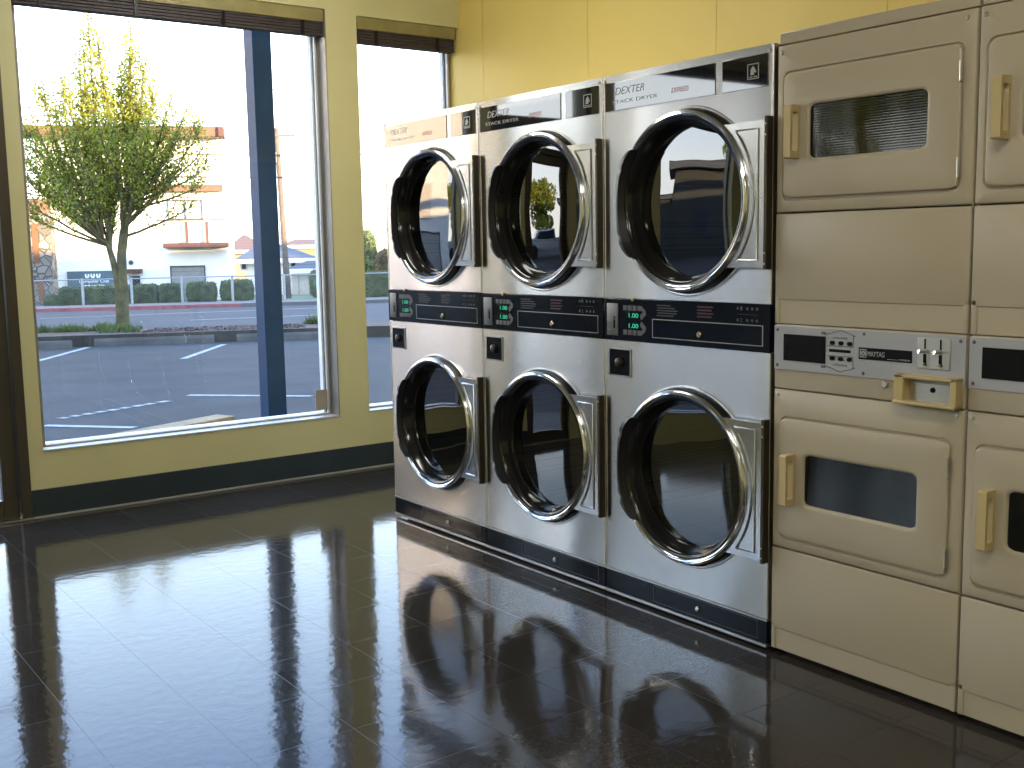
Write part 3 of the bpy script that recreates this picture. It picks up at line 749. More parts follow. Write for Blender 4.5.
def make_coin_dryer(loc, label):
    t = empty('coin_dryer', loc, -PI/2, label, 'dryer', 'beige stacked coin dryers')
    cb = MB()
    cb.box(0.003, 0.010, 0.012, 0.72, 0.02, 1.932); cb.box(BW-0.010, BW-0.003, 0.012, 0.72, 0.02, 1.932)
    cb.box(0.003, BW-0.003, 0.71, 0.72, 0.02, 1.932); cb.box(0.02, BW-0.02, 0.05, 0.70, 0.0, 0.02)
    cb.box(0.003, BW-0.003, 0.012, 0.72, 1.922, 1.932)
    cb.build('cabinet', M['beige'], t)
    MB().box(0.002, BW-0.002, 0.008, 0.73, 1.9355, 1.972, 0.004).build('top_cap', M['beige'], t)
    def front(name, z0, z1, hole=None):
        if hole is None:
            return MB().box(0.002, BW-0.002, 0.0, 0.02, z0, z1, 0.006, 3).build(name, M['beige'], t)
        x0, x1, h0, h1 = hole
        cx, cz = (x0+x1)/2, (h0+h1)/2
        an = angles(cx, cz, [(0.002, BW-0.002, z0, z1)], 120)
        an += [math.atan2(z-cz, x-cx) % (2*PI) for x in (x0+.022, x1-.022) for z in (h0, h1)] + [math.atan2(z-cz, x-cx) % (2*PI) for x in (x0, x1) for z in (h0+.022, h1-.022)]
        an = sorted(an); an = [a for i, a in enumerate(an) if i == 0 or a-an[i-1] > 1e-4]
        mb = MB(); prev = None
        for sd, y in ((sd_rect(0.002, BW-0.002, z0, z1), 0.02), (sd_rect(0.002, BW-0.002, z0, z1), 0.006), (sd_rect(0.0035, BW-0.0035, z0+.0015, z1-.0015), 0.002), (sd_rect(0.007, BW-0.007, z0+.005, z1-.005), 0.0),
                      (sd_rect(x0-.004, x1+.004, h0-.004, h1+.004, 0.026), 0.0), (sd_rect(x0-.001, x1+.001, h0-.001, h1+.001, 0.023), 0.006), (sd_rect(x0+.03, x1-.03, h0+.03, h1-.03, 0.02), 0.008)):
            cur = [mb.bm.verts.new((p[0], y, p[1])) for p in star(cx, cz, sd, an)]
            if prev:
                for i in range(len(an)):
                    j = (i+1) % len(an); mb.bm.faces.new((prev[i], prev[j], cur[j], cur[i]))
            prev = cur
        return mb.build(name, M['beige'], t, angle=50)
    front('upper_front_panel', 1.427, 1.932, (0.027, 0.626, 1.465, 1.849))
    front('lower_front_panel', 0.362, 0.874, (0.033, 0.626, 0.394, 0.788))
    beige_door(t, 1.470, 1.845, 1.585, 1.743, 1.587, 1.745)
    beige_door(t, 0.400, 0.783, 0.518, 0.677, 0.513, 0.675)
    def stepped(name, z0, z1, zb):
        # plain sheet whose lower band is pressed in
        mb = MB().box(0.002, BW-0.002, 0.004, 0.02, z0, z1, 0.003)
        mb.box(0.002, BW-0.002, 0.0, 0.012, zb, z1, 0.004, 3)
        mb.box(0.002, 0.020, 0.0, 0.012, z0, zb+0.02, 0.004, 3); mb.box(0.645, BW-0.002, 0.0, 0.012, z0, zb+0.02, 0.004, 3)
        return mb.build(name, M['beige'], t)
    stepped('middle_panel', 1.082, 1.423, 1.157)
    stepped('base_panel', 0.018, 0.358, 0.089)
    front('coin_panel', 0.877, 1.080)
    pl = MB().box(0.005, 0.661, -0.004, 0.002, 0.938, 1.076, 0.0012).build('control_plate', M['greyplate'], t)
    mb = MB()
    for u, z in ((0.018, 1.063), (0.018, 0.952), (0.338, 1.066), (0.338, 0.950), (0.645, 1.063), (0.645, 0.958)): mb.lathe([(0.0055, 0), (0.004, -0.002), (0, -0.003)], u, z, 10, y=-0.004)
    mb.build('plate_screw', M['button'], pl)
    mb = MB()
    for u, z in ((0.018, 1.910), (0.632, 1.910), (0.018, 0.858), (0.640, 0.858)): mb.lathe([(0.007, 0), (0.006, -0.003), (0, -0.004)], u, z, 12)
    mb.lathe([(0.011, 0), (0.011, -0.008), (0.008, -0.012), (0, -0.012)], 0.414, 0.925, 16)
    mb.build('front_screw', M['satin'], t)
    MB().box(0.043, 0.203, -0.006, -0.003, 0.968, 1.051, 0.001).build('display_window', M['dark'], pl)
    pr = MB()
    def stroke(a, b, w=0.0012):
        pr.tube([(a[0], -0.0045, a[1]), (b[0], -0.0045, b[1])], w, 5)
    for s, zc in ((1, 1.011), (-1, 1.009)):
        za, zb_, zr = zc+s*0.014, zc+s*0.046, zc+s*0.062
        stroke((0.211, za), (0.302, za)); stroke((0.302, za), (0.302, zb_)); stroke((0.302, zb_), (0.309, zb_))
        stroke((0.309, zb_), (0.257, zr)); stroke((0.257, zr), (0.204, zb_)); stroke((0.204, zb_), (0.198, zb_))
        pr.box(0.187, 0.203, -0.0052, -0.0035, zc+s*0.050-0.004, zc+s*0.050+0.004)
    pr.text('UPPER DRYER', 0.230, 1.0465, 0.0055, -0.0046, width=0.052).text('LOWER DRYER', 0.230, 0.9655, 0.0055, -0.0046, width=0.052)
    pr.build('house_outline_print', M['button'], pl, smooth=False)
    bt = MB()
    for zc in (1.034, 0.987):
        for k in range(3): bt.prism(rrect(0.219+k*0.031, 0.237+k*0.031, zc-0.006, zc+0.006, 0.0055, 4), -0.0075, -0.003, 0.001)
    bt.box(0.217, 0.293, -0.006, -0.003, 1.0065, 1.0150, 0.001)
    bt.build('selector_button', M['dark'], pl)
    nm = MB().box(0.322, 0.499, -0.0058, -0.003, 0.992, 1.0265, 0.0006).build('name_plate', M['dark'], pl)
    tx = MB()
    a, b, c, d = 0.3265, 0.3495, 0.997, 1.022
    for q in ((a, a+.003, c, d), (b-.003, b, c, d), (a, b, c, c+.003), (a, b, d-.003, d)): tx.box(q[0], q[1], -0.0068, -0.0056, q[2], q[3])
    tx.lathe([(0.0075, 0), (0.0075, -0.0008), (0.0045, -0.0008), (0.0045, 0)], 0.338, 1.0095, 16, y=-0.0058, close=True)
    tx.text('M', 0.338, 1.0065, 0.006, -0.0066, align='CENTER')
    tx.text('MAYTAG', 0.354, 1.0025, 0.0145, -0.0064, width=0.056)
    tx.text('COMMERCIAL', 0.458, 0.9965, 0.0045, -0.0064, width=0.036)
    tx.box(0.420, 0.455, -0.0064, -0.0056, 0.997, 0.998)
    tx.build('name_lettering', M['print'], nm, smooth=False)
    cs = MB().box(0.517, 0.617, -0.008, -0.003, 0.981, 1.066, 0.001).build('coin_slide', M['satin'], pl)
    mb = MB()
    for u in (0.541, 0.589): mb.box(u-0.002, u+0.002, -0.0095, -0.0075, 1.036, 1.064); mb.box(u-0.005, u+0.005, -0.0095, -0.0075, 0.990, 1.022, 0.001)
    mb.build('coin_slot', M['dark'], cs)
    mb = MB()
    for u in (0.535, 0.583):
        mb.tube([(u, -0.008, 1.030), (u, -0.030, 1.030), (u, -0.034, 1.024)], [0.006, 0.006, 0.004], 10)
        mb.tube([(u+0.006, -0.010, 0.995), (u+0.006, -0.016, 0.990)], 0.004, 8)
    mb.build('coin_lever', M['chrome'], cs)
    # hooded coin tray standing out from the panel
    x0, x1, z0, z1, dp = 0.462, 0.655, 0.879, 0.962, -0.036
    tr = MB().box(x0, x0+0.030, dp, 0.0, z0, z1, 0.003).box(x1-0.018, x1, dp, 0.0, z0, z1, 0.003)
    tr.box(x0, x1, dp, 0.0, z1-0.010, z1, 0.003).box(x0, x1, dp-0.006, 0.0, z0, z0+0.010, 0.003)
    tr = tr.build('coin_tray', M['cream'], t)
    MB().box(x0+0.028, x1-0.016, -0.003, -0.0005, z0+0.008, z1-0.008).build('tray_back_plate', M['satin'], tr)
    MB().lathe([(0.008, 0), (0.007, -0.004), (0, -0.005)], 0.566, 0.922, 12, y=-0.003).build('tray_lock', M['dark'], tr)
    return t
YB0 = 2.3085
b0 = make_coin_dryer((0, YB0, 0), 'beige stacked coin dryer seen whole, right beside the last stainless dryer')
b1 = copy_tree(b0); b1.location = (0, YB0-BW-0.003, 0); b1['label'] = 'beige stacked coin dryer cut off by the right edge of the picture'

# ------------------------------------------------------------------ outdoors
def gnd(pts, dz=0.0, thick=0.15):
    """slab of ground in street axes"""
    return MB().plan(pts, lambda p: ground_z(p[1])+dz-thick, lambda p: ground_z(p[1])+dz)
def quad(s0, s1, t0, t1): return [(s0, t0), (s1, t0), (s1, t1), (s0, t1)]
lot = struct(gnd(quad(-90, 80, 6.0, 21.6)).build('parking_lot', M['asphalt'], rotz=OA, smooth=False))
struct(MB().plan([(-34, YW+FT), (16, YW+FT), (16, 8.1), (-34, 8.1)], -0.2, -0.02).build('front_sidewalk', M['concrete'], smooth=False))
struct(MB().plan([(-3.3, 8.1), (-90, 47.7), (-90, 8.1)], -0.3, -0.131).build('side_lot', M['asphalt'], smooth=False))
struct(gnd(quad(-90, 80, 21.6, 23.9), 0.20, 0.4).build('planting_strip', M['soil'], rotz=OA, smooth=False))
struct(gnd(quad(-90, 80, 21.4, 21.6), 0.22, 0.4).build('trim_1', M['concrete_dark'], rotz=OA, smooth=False))
struct(gnd(quad(-90, 80, 23.9, 46.2)).build('street', M['street'], rotz=OA, smooth=False))
fw = struct(gnd(quad(-90, 80, 46.4, 51.0), 0.14, 0.3).build('far_sidewalk', M['concrete'], rotz=OA, smooth=False))
struct(gnd(quad(-90, 80, 51.0, 170.0), 0.10, 0.3).build('far_lawn', M['lawn'], rotz=OA, smooth=False))
def s_at(x, D): return survey(x, 280, D)[0]
sR = s_at(240, 46.3)
struct(gnd(quad(-90, sR, 46.2, 46.4), 0.145, 0.3).build('trim_2', M['redcurb'], rotz=OA, smooth=False))
struct(gnd(quad(sR, 80, 46.2, 46.4), 0.145, 0.3).build('trim_3', M['concrete'], rotz=OA, smooth=False))

def ground_pt(x, y, dz=0.0):
    v = ray(x, y)
    # z = -0.15 - k (t-7) + dz on the sloping ground
    k = 0.0215
    a = v.z + k*v.dot(N); b = -0.15 + 7*k + dz - k*CAM.dot(N) - CAM.z
    p = CAM + v*(b/a)
    return p
def stripe(p, q, w, name='painted_line', parent=lot):
    a, b = ground_pt(*p), ground_pt(*q)
    A = Vector((a.dot(E), a.dot(N))); B = Vector((b.dot(E), b.dot(N)))
    d = (B-A).normalized(); nn = Vector((-d.y, d.x))*w/2
    return struct(gnd([tuple(A-nn), tuple(B-nn), tuple(B+nn), tuple(A+nn)], 0.006, 0.004).build(name, M['paintline'], parent, smooth=False))
for p, q in (((37, 361.5), (88, 347.5)), ((183, 359), (224, 344.5)), ((188, 395.5), (311, 396.5)), ((44, 426), (135, 428))): stripe(p, q, 0.11)
# a worn, broken line
for k in range(9):
    f0, f1 = k/9+0.01*random.random(), (k+0.55+0.3*random.random())/9
    stripe((60+f0*110, 419-f0*18), (60+f1*110, 419-f1*18), 0.10)
street_lines = [((40, 318.5), (320, 308.0)), ((190, 320.3), (330, 314.5)), ((345, 302), (395, 300.5))]
for p, q in street_lines: stripe(p, q, 0.16, parent=bpy.data.objects['street'])

# wheel stops
def wheel_stop(xa, xb, y, label):
    A, B = ground_pt(xa, y[0]), ground_pt(xb, y[1])
    c = (A+B)/2; L = (B-A).dot(E)/2
    prof = [(-0.09, 0.0), (0.09, 0.0), (0.07, 0.10), (0.045, 0.15), (-0.045, 0.15), (-0.07, 0.10)]
    b = MB()
    P = [b.bm.verts.new((-L, p[0], p[1])) for p in prof]; Q = [b.bm.verts.new((L, p[0], p[1])) for p in prof]
    for i in range(6): b.bm.faces.new((P[i], P[(i+1) % 6], Q[(i+1) % 6], Q[i]))
    b.bm.faces.new(P); b.bm.faces.new(Q[::-1])
    o = b.build('wheel_stop', M['wstop'], loc=(c.x, c.y, c.z), rotz=OA, smooth=False)
    tag(o, label, 'wheel stop', 'concrete wheel stops along the planting strip')
wheel_stop(30, 72, (350, 348.5), 'short visible concrete wheel stop at the left edge of the window')
wheel_stop(97, 214, (345.5, 343.0), 'long concrete wheel stop in front of the leafy tree')
wheel_stop(237, 324, (341.5, 338.5), 'concrete wheel stop passing behind the blue post')

# grass tufts on the strip
def blade_field(name, spots, h, m, label, n=60):
    b = MB()
    for (s, t, r) in spots:
        for _ in range(n):
            a = random.random()*2*PI; q = r*math.sqrt(random.random())
            x, y = s+q*math.cos(a), t+q*0.5*math.sin(a)
            z = ground_z(t)+0.19; hh = h*(0.4+0.8*random.random())*(1.1-q/r*0.6)
            lx, ly = random.uniform(-.1, .1), random.uniform(-.1, .1); w = 0.014
            aa = random.random()*PI; dx, dy = w*math.cos(aa), w*math.sin(aa)
            v = [b.bm.verts.new(c) for c in ((x-dx, y-dy, z), (x+dx, y+dy, z), (x+lx, y+ly, z+hh))]
            b.bm.faces.new(v)
    o = b.build(name, m, rotz=OA, smooth=False, normals=False)
    return tag(o, label, 'grass', kind='stuff')
def st(x, y, dz=0.2):
    p = ground_pt(x, y, dz); return p.dot(E), p.dot(N)
sp = []
for k in range(20):
    x = random.uniform(36, 150); y = random.uniform(328, 334)-0.01*x
    s, t = st(x, y); sp.append((s, min(max(t, 21.9), 23.7), random.uniform(.12, .3)))
for x in (82, 85, 88, 92, 96, 116, 118): s, t = st(x, 327); sp += [(s, min(t, 23.5), .28)]*2
blade_field('grass_tufts', sp, 0.22, M['grass'], 'green grass tufts growing on the planting strip round the tree')
sp = [(*st(312+random.uniform(-4, 8), 322+random.uniform(-1, 1)), .18) for _ in range(5)]
blade_field('grass_clump', [(s, min(t, 23.7), r) for s, t, r in sp], 0.25, M['grass'], 'small weed clump on the strip by the right window frame')
# bark litter on the strip
b = MB()
for _ in range(1500):
    x = random.uniform(158, 305); s = st(x, 326)[0]; t = random.uniform(21.7, 23.8)
    z = ground_z(t)+0.2; r = random.uniform(.02, .05); a = random.random()*PI
    v = [b.bm.verts.new((s+r*math.cos(a+k*2.1), t+r*math.sin(a+k*2.1), z+random.uniform(0, .03))) for k in range(3)]
    b.bm.faces.new(v)
tag(b.build('bark_litter', M['soil'], rotz=OA, smooth=False, normals=False), 'reddish bark litter covering the planting strip', 'bark', kind='stuff')

# blue post on the walk outside window 1
px0 = Vector((0.548, 7.5))
pt = empty('porch_post', (0.637, 7.56, -0.02), 0, 'dark blue square porch post standing outside the wide window', 'post')
MB().box(-0.072, 0.072, -0.06, 0.09, 0.02, 3.465, 0.004).build('shaft', M['post'], pt)
MB().box(-0.10, 0.10, -0.09, 0.12, 0.0, 0.04, 0.004).build('base_plate', M['post'], pt)

# timber lying under the window
def zpt(x, y, z):
    v = ray(x, y); return CAM + v*((z-CAM.z)/v.z)
A, B = zpt(40, 447, 0.28), zpt(217, 414.2, 0.28)
d = (B-A); L = d.length; ang = math.atan2(d.y, d.x)
bq = empty('wooden_bench', (A.x, A.y, -0.02), ang, 'pale wooden bench plank outside just below the wide window', 'bench')
MB().box(0, L, -0.16, 0.0, 0.255, 0.30, 0.004).build('seat_plank', M['plank'], bq)
for u in (0.12, L-0.15):
    MB().box(u-0.03, u+0.03, -0.14, -0.02, 0.0, 0.255, 0.004).build('leg', M['plank'], bq)

# ---- street tree
def make_tree():
    p = ground_pt(123, 327.5, 0.2)
    base = Vector((p.x, p.y, ground_z(p.dot(N))+0.19))
    t = empty('street_tree', base, OA, 'leafy spring tree with forked mossy trunk on the planting strip', 'tree')
    rnd = random.Random(3)
    px = (p-CAM).dot(Vector((math.sin(YAW), math.cos(YAW), 0)))/F_PX     # metres per measured pixel
    H = 305*px
    # crown outline measured off the photo: height fraction, radius
    env = [(0.27, 0.3), (0.33, 1.25), (0.40, 1.75), (0.48, 2.1), (0.57, 2.15), (0.64, 2.0), (0.71, 1.6), (0.78, 1.15), (0.86, 0.80), (0.93, 0.45), (1.0, 0.10)]
    sc = H/6.5
    def rad(f):
        for (f0, r0), (f1, r1) in zip(env, env[1:]):
            if f0 <= f <= f1: return (r0+(r1-r0)*(f-f0)/(f1-f0))*sc
        return 0.0
    def tp(x, y, d=0.0): return Vector(((x-123+0.0593*(327.5-y))*px*1.02, d, (327.5-y)*px))   # undo the lean of the tilted camera
    MB().tube([tp(124, 331), tp(123.5, 315), tp(123, 295), tp(122.2, 275), tp(121.5, 255), tp(123, 238, .03), tp(125, 220, .05), tp(127, 200, .06)], [7.2*px, 5.6*px, 5.2*px, 4.7*px, 4.6*px, 4.6*px, 3.6*px, 2.4*px], 14).build('trunk', M['bark'], t)
    MB().tube([tp(120, 330), tp(119, 300), tp(117.5, 280), tp(114, 262), tp(109.5, 246), tp(100, 234), tp(90, 226)], [3.6*px, 3.3*px, 3.1*px, 3.0*px, 2.8*px, 2.2*px, 1.6*px], 10).build('trunk', M['bark'], t)
    br = MB(); leaves = MB()
    def leaf(q, size):
        n = Vector((rnd.gauss(0, 1), rnd.gauss(0, 1), rnd.gauss(0, 1)+.3)).normalized()
        a = n.orthogonal().normalized(); a = Matrix.Rotation(rnd.random()*6.28, 3, n) @ a; c = n.cross(a)
        l, w = size, size*0.6
        v = [leaves.bm.verts.new(q+x) for x in (-a*l*.5, c*w*.5-a*l*.05, a*l*.5, -c*w*.5-a*l*.05)]
        leaves.bm.faces.new(v)
    twigs = []
    def limb(p0, p1, r0, n=6, bow=0.25):
        mid = (p0+p1)/2 + Vector(((p1-p0).x, (p1-p0).y, 0))*bow*0.6
        pts = []
        for k in range(n+1):
            f = k/n
            q = p0*(1-f)**2 + mid*2*f*(1-f) + p1*f*f
            q += Vector((rnd.uniform(-1, 1), rnd.uniform(-1, 1), 0))*0.035*sc*min(f*3, 1)
            pts.append(q)
        br.tube(pts, [r0*(1-0.82*k/n) for k in range(n+1)], 5)
        return pts
    high = [(92, 23), (130, 24), (88, 45), (98, 40), (80, 62), (104, 62), (72, 84), (118, 66), (132, 50), (142, 62), (150, 82), (48, 92), (58, 108), (168, 100), (182, 106), (136, 88), (96, 84), (112, 92), (40, 118), (126, 78), (84, 100), (152, 104), (66, 100)]
    targets = [tp(x, y, rnd.uniform(-.5, .5)) for x, y in high]
    nh = len(targets)
    wide = [(60, 150), (80, 140), (100, 150), (140, 150), (165, 150), (60, 185), (85, 180), (110, 175), (135, 185), (160, 180), (180, 165), (45, 170), (24, 140), (23, 165), (27, 192), (34, 212), (204, 140), (206, 165), (200, 186), (190, 205), (30, 125), (196, 125)]
    targets += [tp(x, y, rnd.uniform(-.4, .4)) for x, y in wide]
    mid = [(96, 125), (102, 140), (108, 118), (112, 150), (100, 165), (106, 185), (98, 190), (112, 200), (116, 175)]
    targets += [tp(x, y, rnd.uniform(-.4, .4)) for x, y in mid]
    nm = len(targets)
    for k in range(20):
        f = 0.42 + 0.28*rnd.random()
        a = k*2.39996; r = rad(f)*(0.45+0.5*rnd.random())
        targets.append(Vector((r*math.cos(a)-0.2*sc, r*math.sin(a), f*H)))
    for i, tg in enumerate(targets):
        left = tg.x < -0.2*sc
        if nm-len(mid) <= i < nm: o = tp(109, 246).lerp(tp(112, 250), rnd.random())
        elif left:
            q = rnd.random(); o = tp(109.5, 246).lerp(tp(92, 228), q)
        else: o = tp(123, 238).lerp(tp(126.5, 204), rnd.random())
        main = limb(o, tg, 0.048*sc if i < nh else 0.034*sc, 7, 0.35)
        twigs.append((main[4:], 2.4) if i < nh else (main[3:], 0.7)); twigs.append((main[3:6], .45))
        for _ in range(9):
            k = rnd.randint(2, 6); q = main[k]
            d = Vector((q.x*0.5+rnd.uniform(-.6, .6), q.y*0.5+rnd.uniform(-.6, .6), 0.75+rnd.random()*.7)).normalized()
            e = q + d*(0.35+0.5*rnd.random())*sc
            f = e.z/H
            rr = math.hypot(e.x+0.2*sc, e.y); lim = rad(min(f, .999))*1.05
            if rr > lim and lim > 0.05: e.x *= lim/rr; e.y *= lim/rr
            if f > 0.99: continue
            tw = limb(q, e, 0.012*sc, 4, 0.1); twigs.append((tw, (1.1 if f > 0.66 else 0.72)))
    for pts, dens in twigs:
        for a, b in zip(pts, pts[1:]):
            n = int((b-a).length/sc*78*dens)
            for _ in range(n):
                q = a.lerp(b, rnd.random())
                spread = 0.085*sc
                q = q + Vector((rnd.gauss(0, spread), rnd.gauss(0, spread), rnd.gauss(0, spread)))
                if q.z < 0.30*H: continue
                leaf(q, rnd.uniform(0.05, 0.085)*sc)
    br.build('branches', M['bark'], t)
    leaves.build('foliage', M['leaf'], t, smooth=False, normals=False)
make_tree()

# ---- hedge blocks and shrubs: a leafy skin over a rounded block
def bushy(name, s0, s1, t0, t1, z0, z1, m, label, group=None, cat='hedge', n=2200, leaf=0.11, round_=0.14, jag=0.0):
    c = Vector(((s0+s1)/2, (t0+t1)/2, 0)); p = E*c.x + N*c.y
    hx, hy, hz = (s1-s0)/2, (t1-t0)/2, (z1-z0)
    b = MB(); core = bmesh.new()
    bmesh.ops.create_cube(core, size=1.0); bmesh.ops.subdivide_edges(core, edges=core.edges[:], cuts=5, use_grid_fill=True)
    rnd = random.Random(name+label)
    def shape(v):
        x, y, z = v
        l = max(abs(x), abs(y), abs(z)); sph = v.normalized()*l
        w = v.lerp(sph*1.0, round_)
        return Vector((w.x*2*hx, w.y*2*hy, (w.z+0.5)*hz))
    for v in core.verts:
        w = shape(v.co.copy()); v.co = w*1.0
        v.co += Vector((rnd.uniform(-1, 1), rnd.uniform(-1, 1), rnd.uniform(-1, 1)))*min(hx, hz)*0.03
        v.co.x *= 0.95; v.co.y *= 0.95; v.co.z *= 0.97
    b.merge(core)
    for _ in range(n):
        f = rnd.randint(0, 4); u, w = rnd.uniform(-.5, .5), rnd.uniform(-.5, .5)
        q = [Vector((u, -.5, w)), Vector((u, w, .5)), Vector((-.5, u, w)), Vector((.5, u, w)), Vector((u, -.5, w))][f]
        q = shape(q) + Vector((rnd.gauss(0, .02), rnd.gauss(0, .03), abs(rnd.gauss(0, .04+jag)) if f == 1 else rnd.gauss(0, .03)))
        q.z = max(q.z, 0.02)
        nn = Vector((rnd.gauss(0, 1), rnd.gauss(0, 1)-.6, rnd.gauss(0, 1)+.5)).normalized(); a = nn.orthogonal().normalized(); cc = nn.cross(a)
        s = leaf*rnd.uniform(.6, 1.2)
        b.bm.faces.new([b.bm.verts.new(q+x) for x in (-a*s*.5, cc*s*.3, a*s*.5, -cc*s*.3)])
    o = b.build(name, m, loc=(p.x, p.y, z0), rotz=OA, smooth=False, normals=False)
    return tag(o, label, cat, group)
DH = 51.6
def hedge(xa, xb, ytop, label, m=None, D=DH, name='hedge', depth=1.2, zdrop=0.0, **k):
    s0, s1 = s_at(xa, D)+0.05, s_at(xb, D)-0.05
    z1 = survey((xa+xb)/2, ytop, D)[1]
    z0 = ground_z(D)+0.08
    return bushy(name, s0, s1, D, D+depth, z0, z1, m or M['hedge'], label, **k)
G = 'clipped hedge blocks behind the chain-link fence'
hedge(56, 81, 289, 'low clipped hedge block between the stone pier and the first fence post', group=G)
hedge(82.5, 129.5, 287.5, 'long clipped hedge block under the sign, partly behind the tree trunk', group=G)
hedge(131, 156.4, 286.3, 'square clipped hedge block just right of the tree trunk', group=G)
hedge(157.5, 182, 285.6, 'clipped hedge block in front of the left edge of the garage door', group=G)
hedge(184, 216.5, 283.5, 'rounded clipped hedge block right of the garage door', group=G, round_=0.4)
hedge(218, 254, 281, 'rounded tall hedge block whose right end touches the blue post', group=G, round_=0.4)
hedge(362, 396, 272.5, 'tall hedge filling the narrow window beside the dryers', group=G, n=3000)
hedge(40, 55, 299, 'low weedy shrub at the foot of the stone pier', M['shrub'], name='low_shrub', cat='shrub', round_=0.7, jag=.05)

# ---- chain-link fence
DF = 50.6
xs = [-20, 31, 82, 131, 181.5, 232, 284, 337, 391, 440]
fe = empty('chain_link_fence', E*s_at(82, DF)+N*DF+Vector((0, 0, ground_z(DF)+0.14)), OA, 'grey chain-link fence with pale posts along the far sidewalk', 'fence')
S0 = s_at(82, DF)
ztop = survey(181, 277.5, DF)[1] - (ground_z(DF)+0.14)
for x in xs:
    u = s_at(x, DF)-S0
    MB().tube([(u, 0, 0), (u, 0, ztop+0.05)], 0.06, 8).build('fence_post', M['galv'], fe)
u0, u1 = s_at(xs[0], DF)-S0, s_at(xs[-1], DF)-S0
MB().tube([(u0, 0, ztop), (u1, 0, ztop)], 0.028, 6).build('top_rail', M['galv'], fe)
cm = MB(); step = 0.15
k = u0-ztop
def wire_strip(cm, a, b, w=0.0026):
    d = (Vector(b)-Vector(a)).normalized(); nn = Vector((-d.z, 0, d.x))*w; dd = Vector((0, w, 0))
    A, B = Vector(a), Vector(b)
    V = [cm.bm.verts.new(p) for p in (A-nn, A+nn, A+dd, B-nn, B+nn, B+dd)]
    for q in ((0, 1, 4, 3), (1, 2, 5, 4), (2, 0, 3, 5)): cm.bm.faces.new([V[i] for i in q])
while k < u1:
    a, b = max(k, u0), min(k+ztop, u1)
    if b > a:
        wire_strip(cm, (a, 0, a-k+.02), (b, 0, b-k)); wire_strip(cm, (a, 0.01, ztop-(a-k)), (b, 0.01, ztop-(b-k)+.02))
    k += step
cm.build('chain_mesh', M['galv'], fe, smooth=False)

# ---- white building across the street
DB = 57.0
def bx(mb, x0, x1, ytop, ybot, D0, D1, bev=0.0, org=None, grounded=False):
    """box measured by its facade rectangle on the upright plane D0, running back to D1"""
    xm = (x0+x1)/2
    s0, zt = s_at(x0, D0), survey(xm, ytop, D0)[1]
    s1, zb = s_at(x1, D0), survey(xm, ybot, D0)[1]
    if grounded: zb = ground_z(D0)+0.05
    mb.box(s0-org[0], s1-org[0], D0-org[1], D1-org[1], zb-org[2], zt-org[2], bev)
    return mb
org = (s_at(140, DB), DB, ground_z(DB)+0.05)
wb = empty('white_building', E*org[0]+N*org[1]+Vector((0, 0, org[2])), OA, 'two-storey white stucco building with terracotta roof fascia behind the tree', 'building')
K = dict(org=org)
bx(MB(), 44, 229.5, 131, 300, DB, DB+8, grounded=True, **K).build('wall', M['white'], wb, smooth=False)
fas = bx(MB(), 18, 226, 125.5, 136.5, DB-1.0, DB+0.3, 0.05, **K).build('roof_fascia', M['terracotta'], wb)
bx(MB(), 225.2, 231, 126.5, 136.5, DB-1.2, DB+0.35, 0.03, **K).build('fascia_end_block', M['maroon'], fas)
bx(MB(), 150, 227, 184.5, 191.5, DB-0.5, DB+0.02, 0.03, **K).build('lower_fascia', M['terracotta'], wb)
fr = MB()
for q in ((171.5, 172.6, 200, 219), (188.2, 189.4, 200, 219), (205, 206.2, 200, 219), (171.5, 206.2, 199.6, 200.8), (171.5, 206.2, 218.3, 219.5)): bx(fr, *q, DB-0.12, DB+0.02, **K)
fr = fr.build('window_frame', M['winframe'], wb, smooth=False)
bx(MB(), 172.5, 205.2, 200.7, 218.5, DB-0.04, DB+0.01, **K).build('window_pane', mat('curtained_glass', (0.62, 0.60, 0.58), 0.2), fr, smooth=False)
bx(MB(), 160, 229, 219.2, 220.1, DB-0.25, DB+0.02, **K).build('ledge', M['winframe'], wb, smooth=False)
for a in (185.5, 205.8):
    f = bx(MB(), a, a+2.4, 223, 242.5, DB-0.25, DB-0.05, **K)
    f = f.build('balcony_post', mat('grey_lattice', (0.20, 0.18, 0.17), 0.7), wb, smooth=False)
    bx(MB(), a+2.4, a+5.0, 221.5, 242.5, DB-0.25, DB-0.02, **K).build('post_shutter', M['maroon'], f, smooth=False)
can = bx(MB(), 165, 229.5, 242.5, 247.6, DB-1.6, DB+0.02, 0.03, **K).build('garage_canopy', M['maroon'], wb)
bx(MB(), 167.5, 229, 247.6, 300, DB-0.5, DB+0.02, grounded=True, **K).build('garage_front', M['white'], wb, smooth=False)
gd = bx(MB(), 171.8, 204.6, 267, 292, DB-0.56, DB-0.48, grounded=True, **K).build('garage_door', M['grey_door'], wb, smooth=False)
fr = MB()
for q in ((170.6, 171.8, 265.8, 292), (204.6, 205.8, 265.8, 292)): bx(fr, *q, DB-0.60, DB-0.48, grounded=True, **K)
bx(fr, 170.6, 205.8, 265.6, 267, DB-0.60, DB-0.48, **K).build('garage_door_frame', M['winframe'], gd, smooth=False)
bx(MB(), 124, 141, 269.3, 273.4, DB-0.9, DB+0.02, 0.02, **K).build('small_awning', M['maroon'], wb)
bx(MB(), 129.6, 140.2, 276.2, 290, DB-0.06, DB+0.02, **K).build('shop_window', M['farglass'], wb, smooth=False)
MB().lathe([(0.12, 0), (0.10, -0.12), (0, -0.15)], s_at(132, DB)-org[0], survey(132, 262.5, DB)[1]-org[2], 12).build('wall_lamp', M['winframe'], wb)
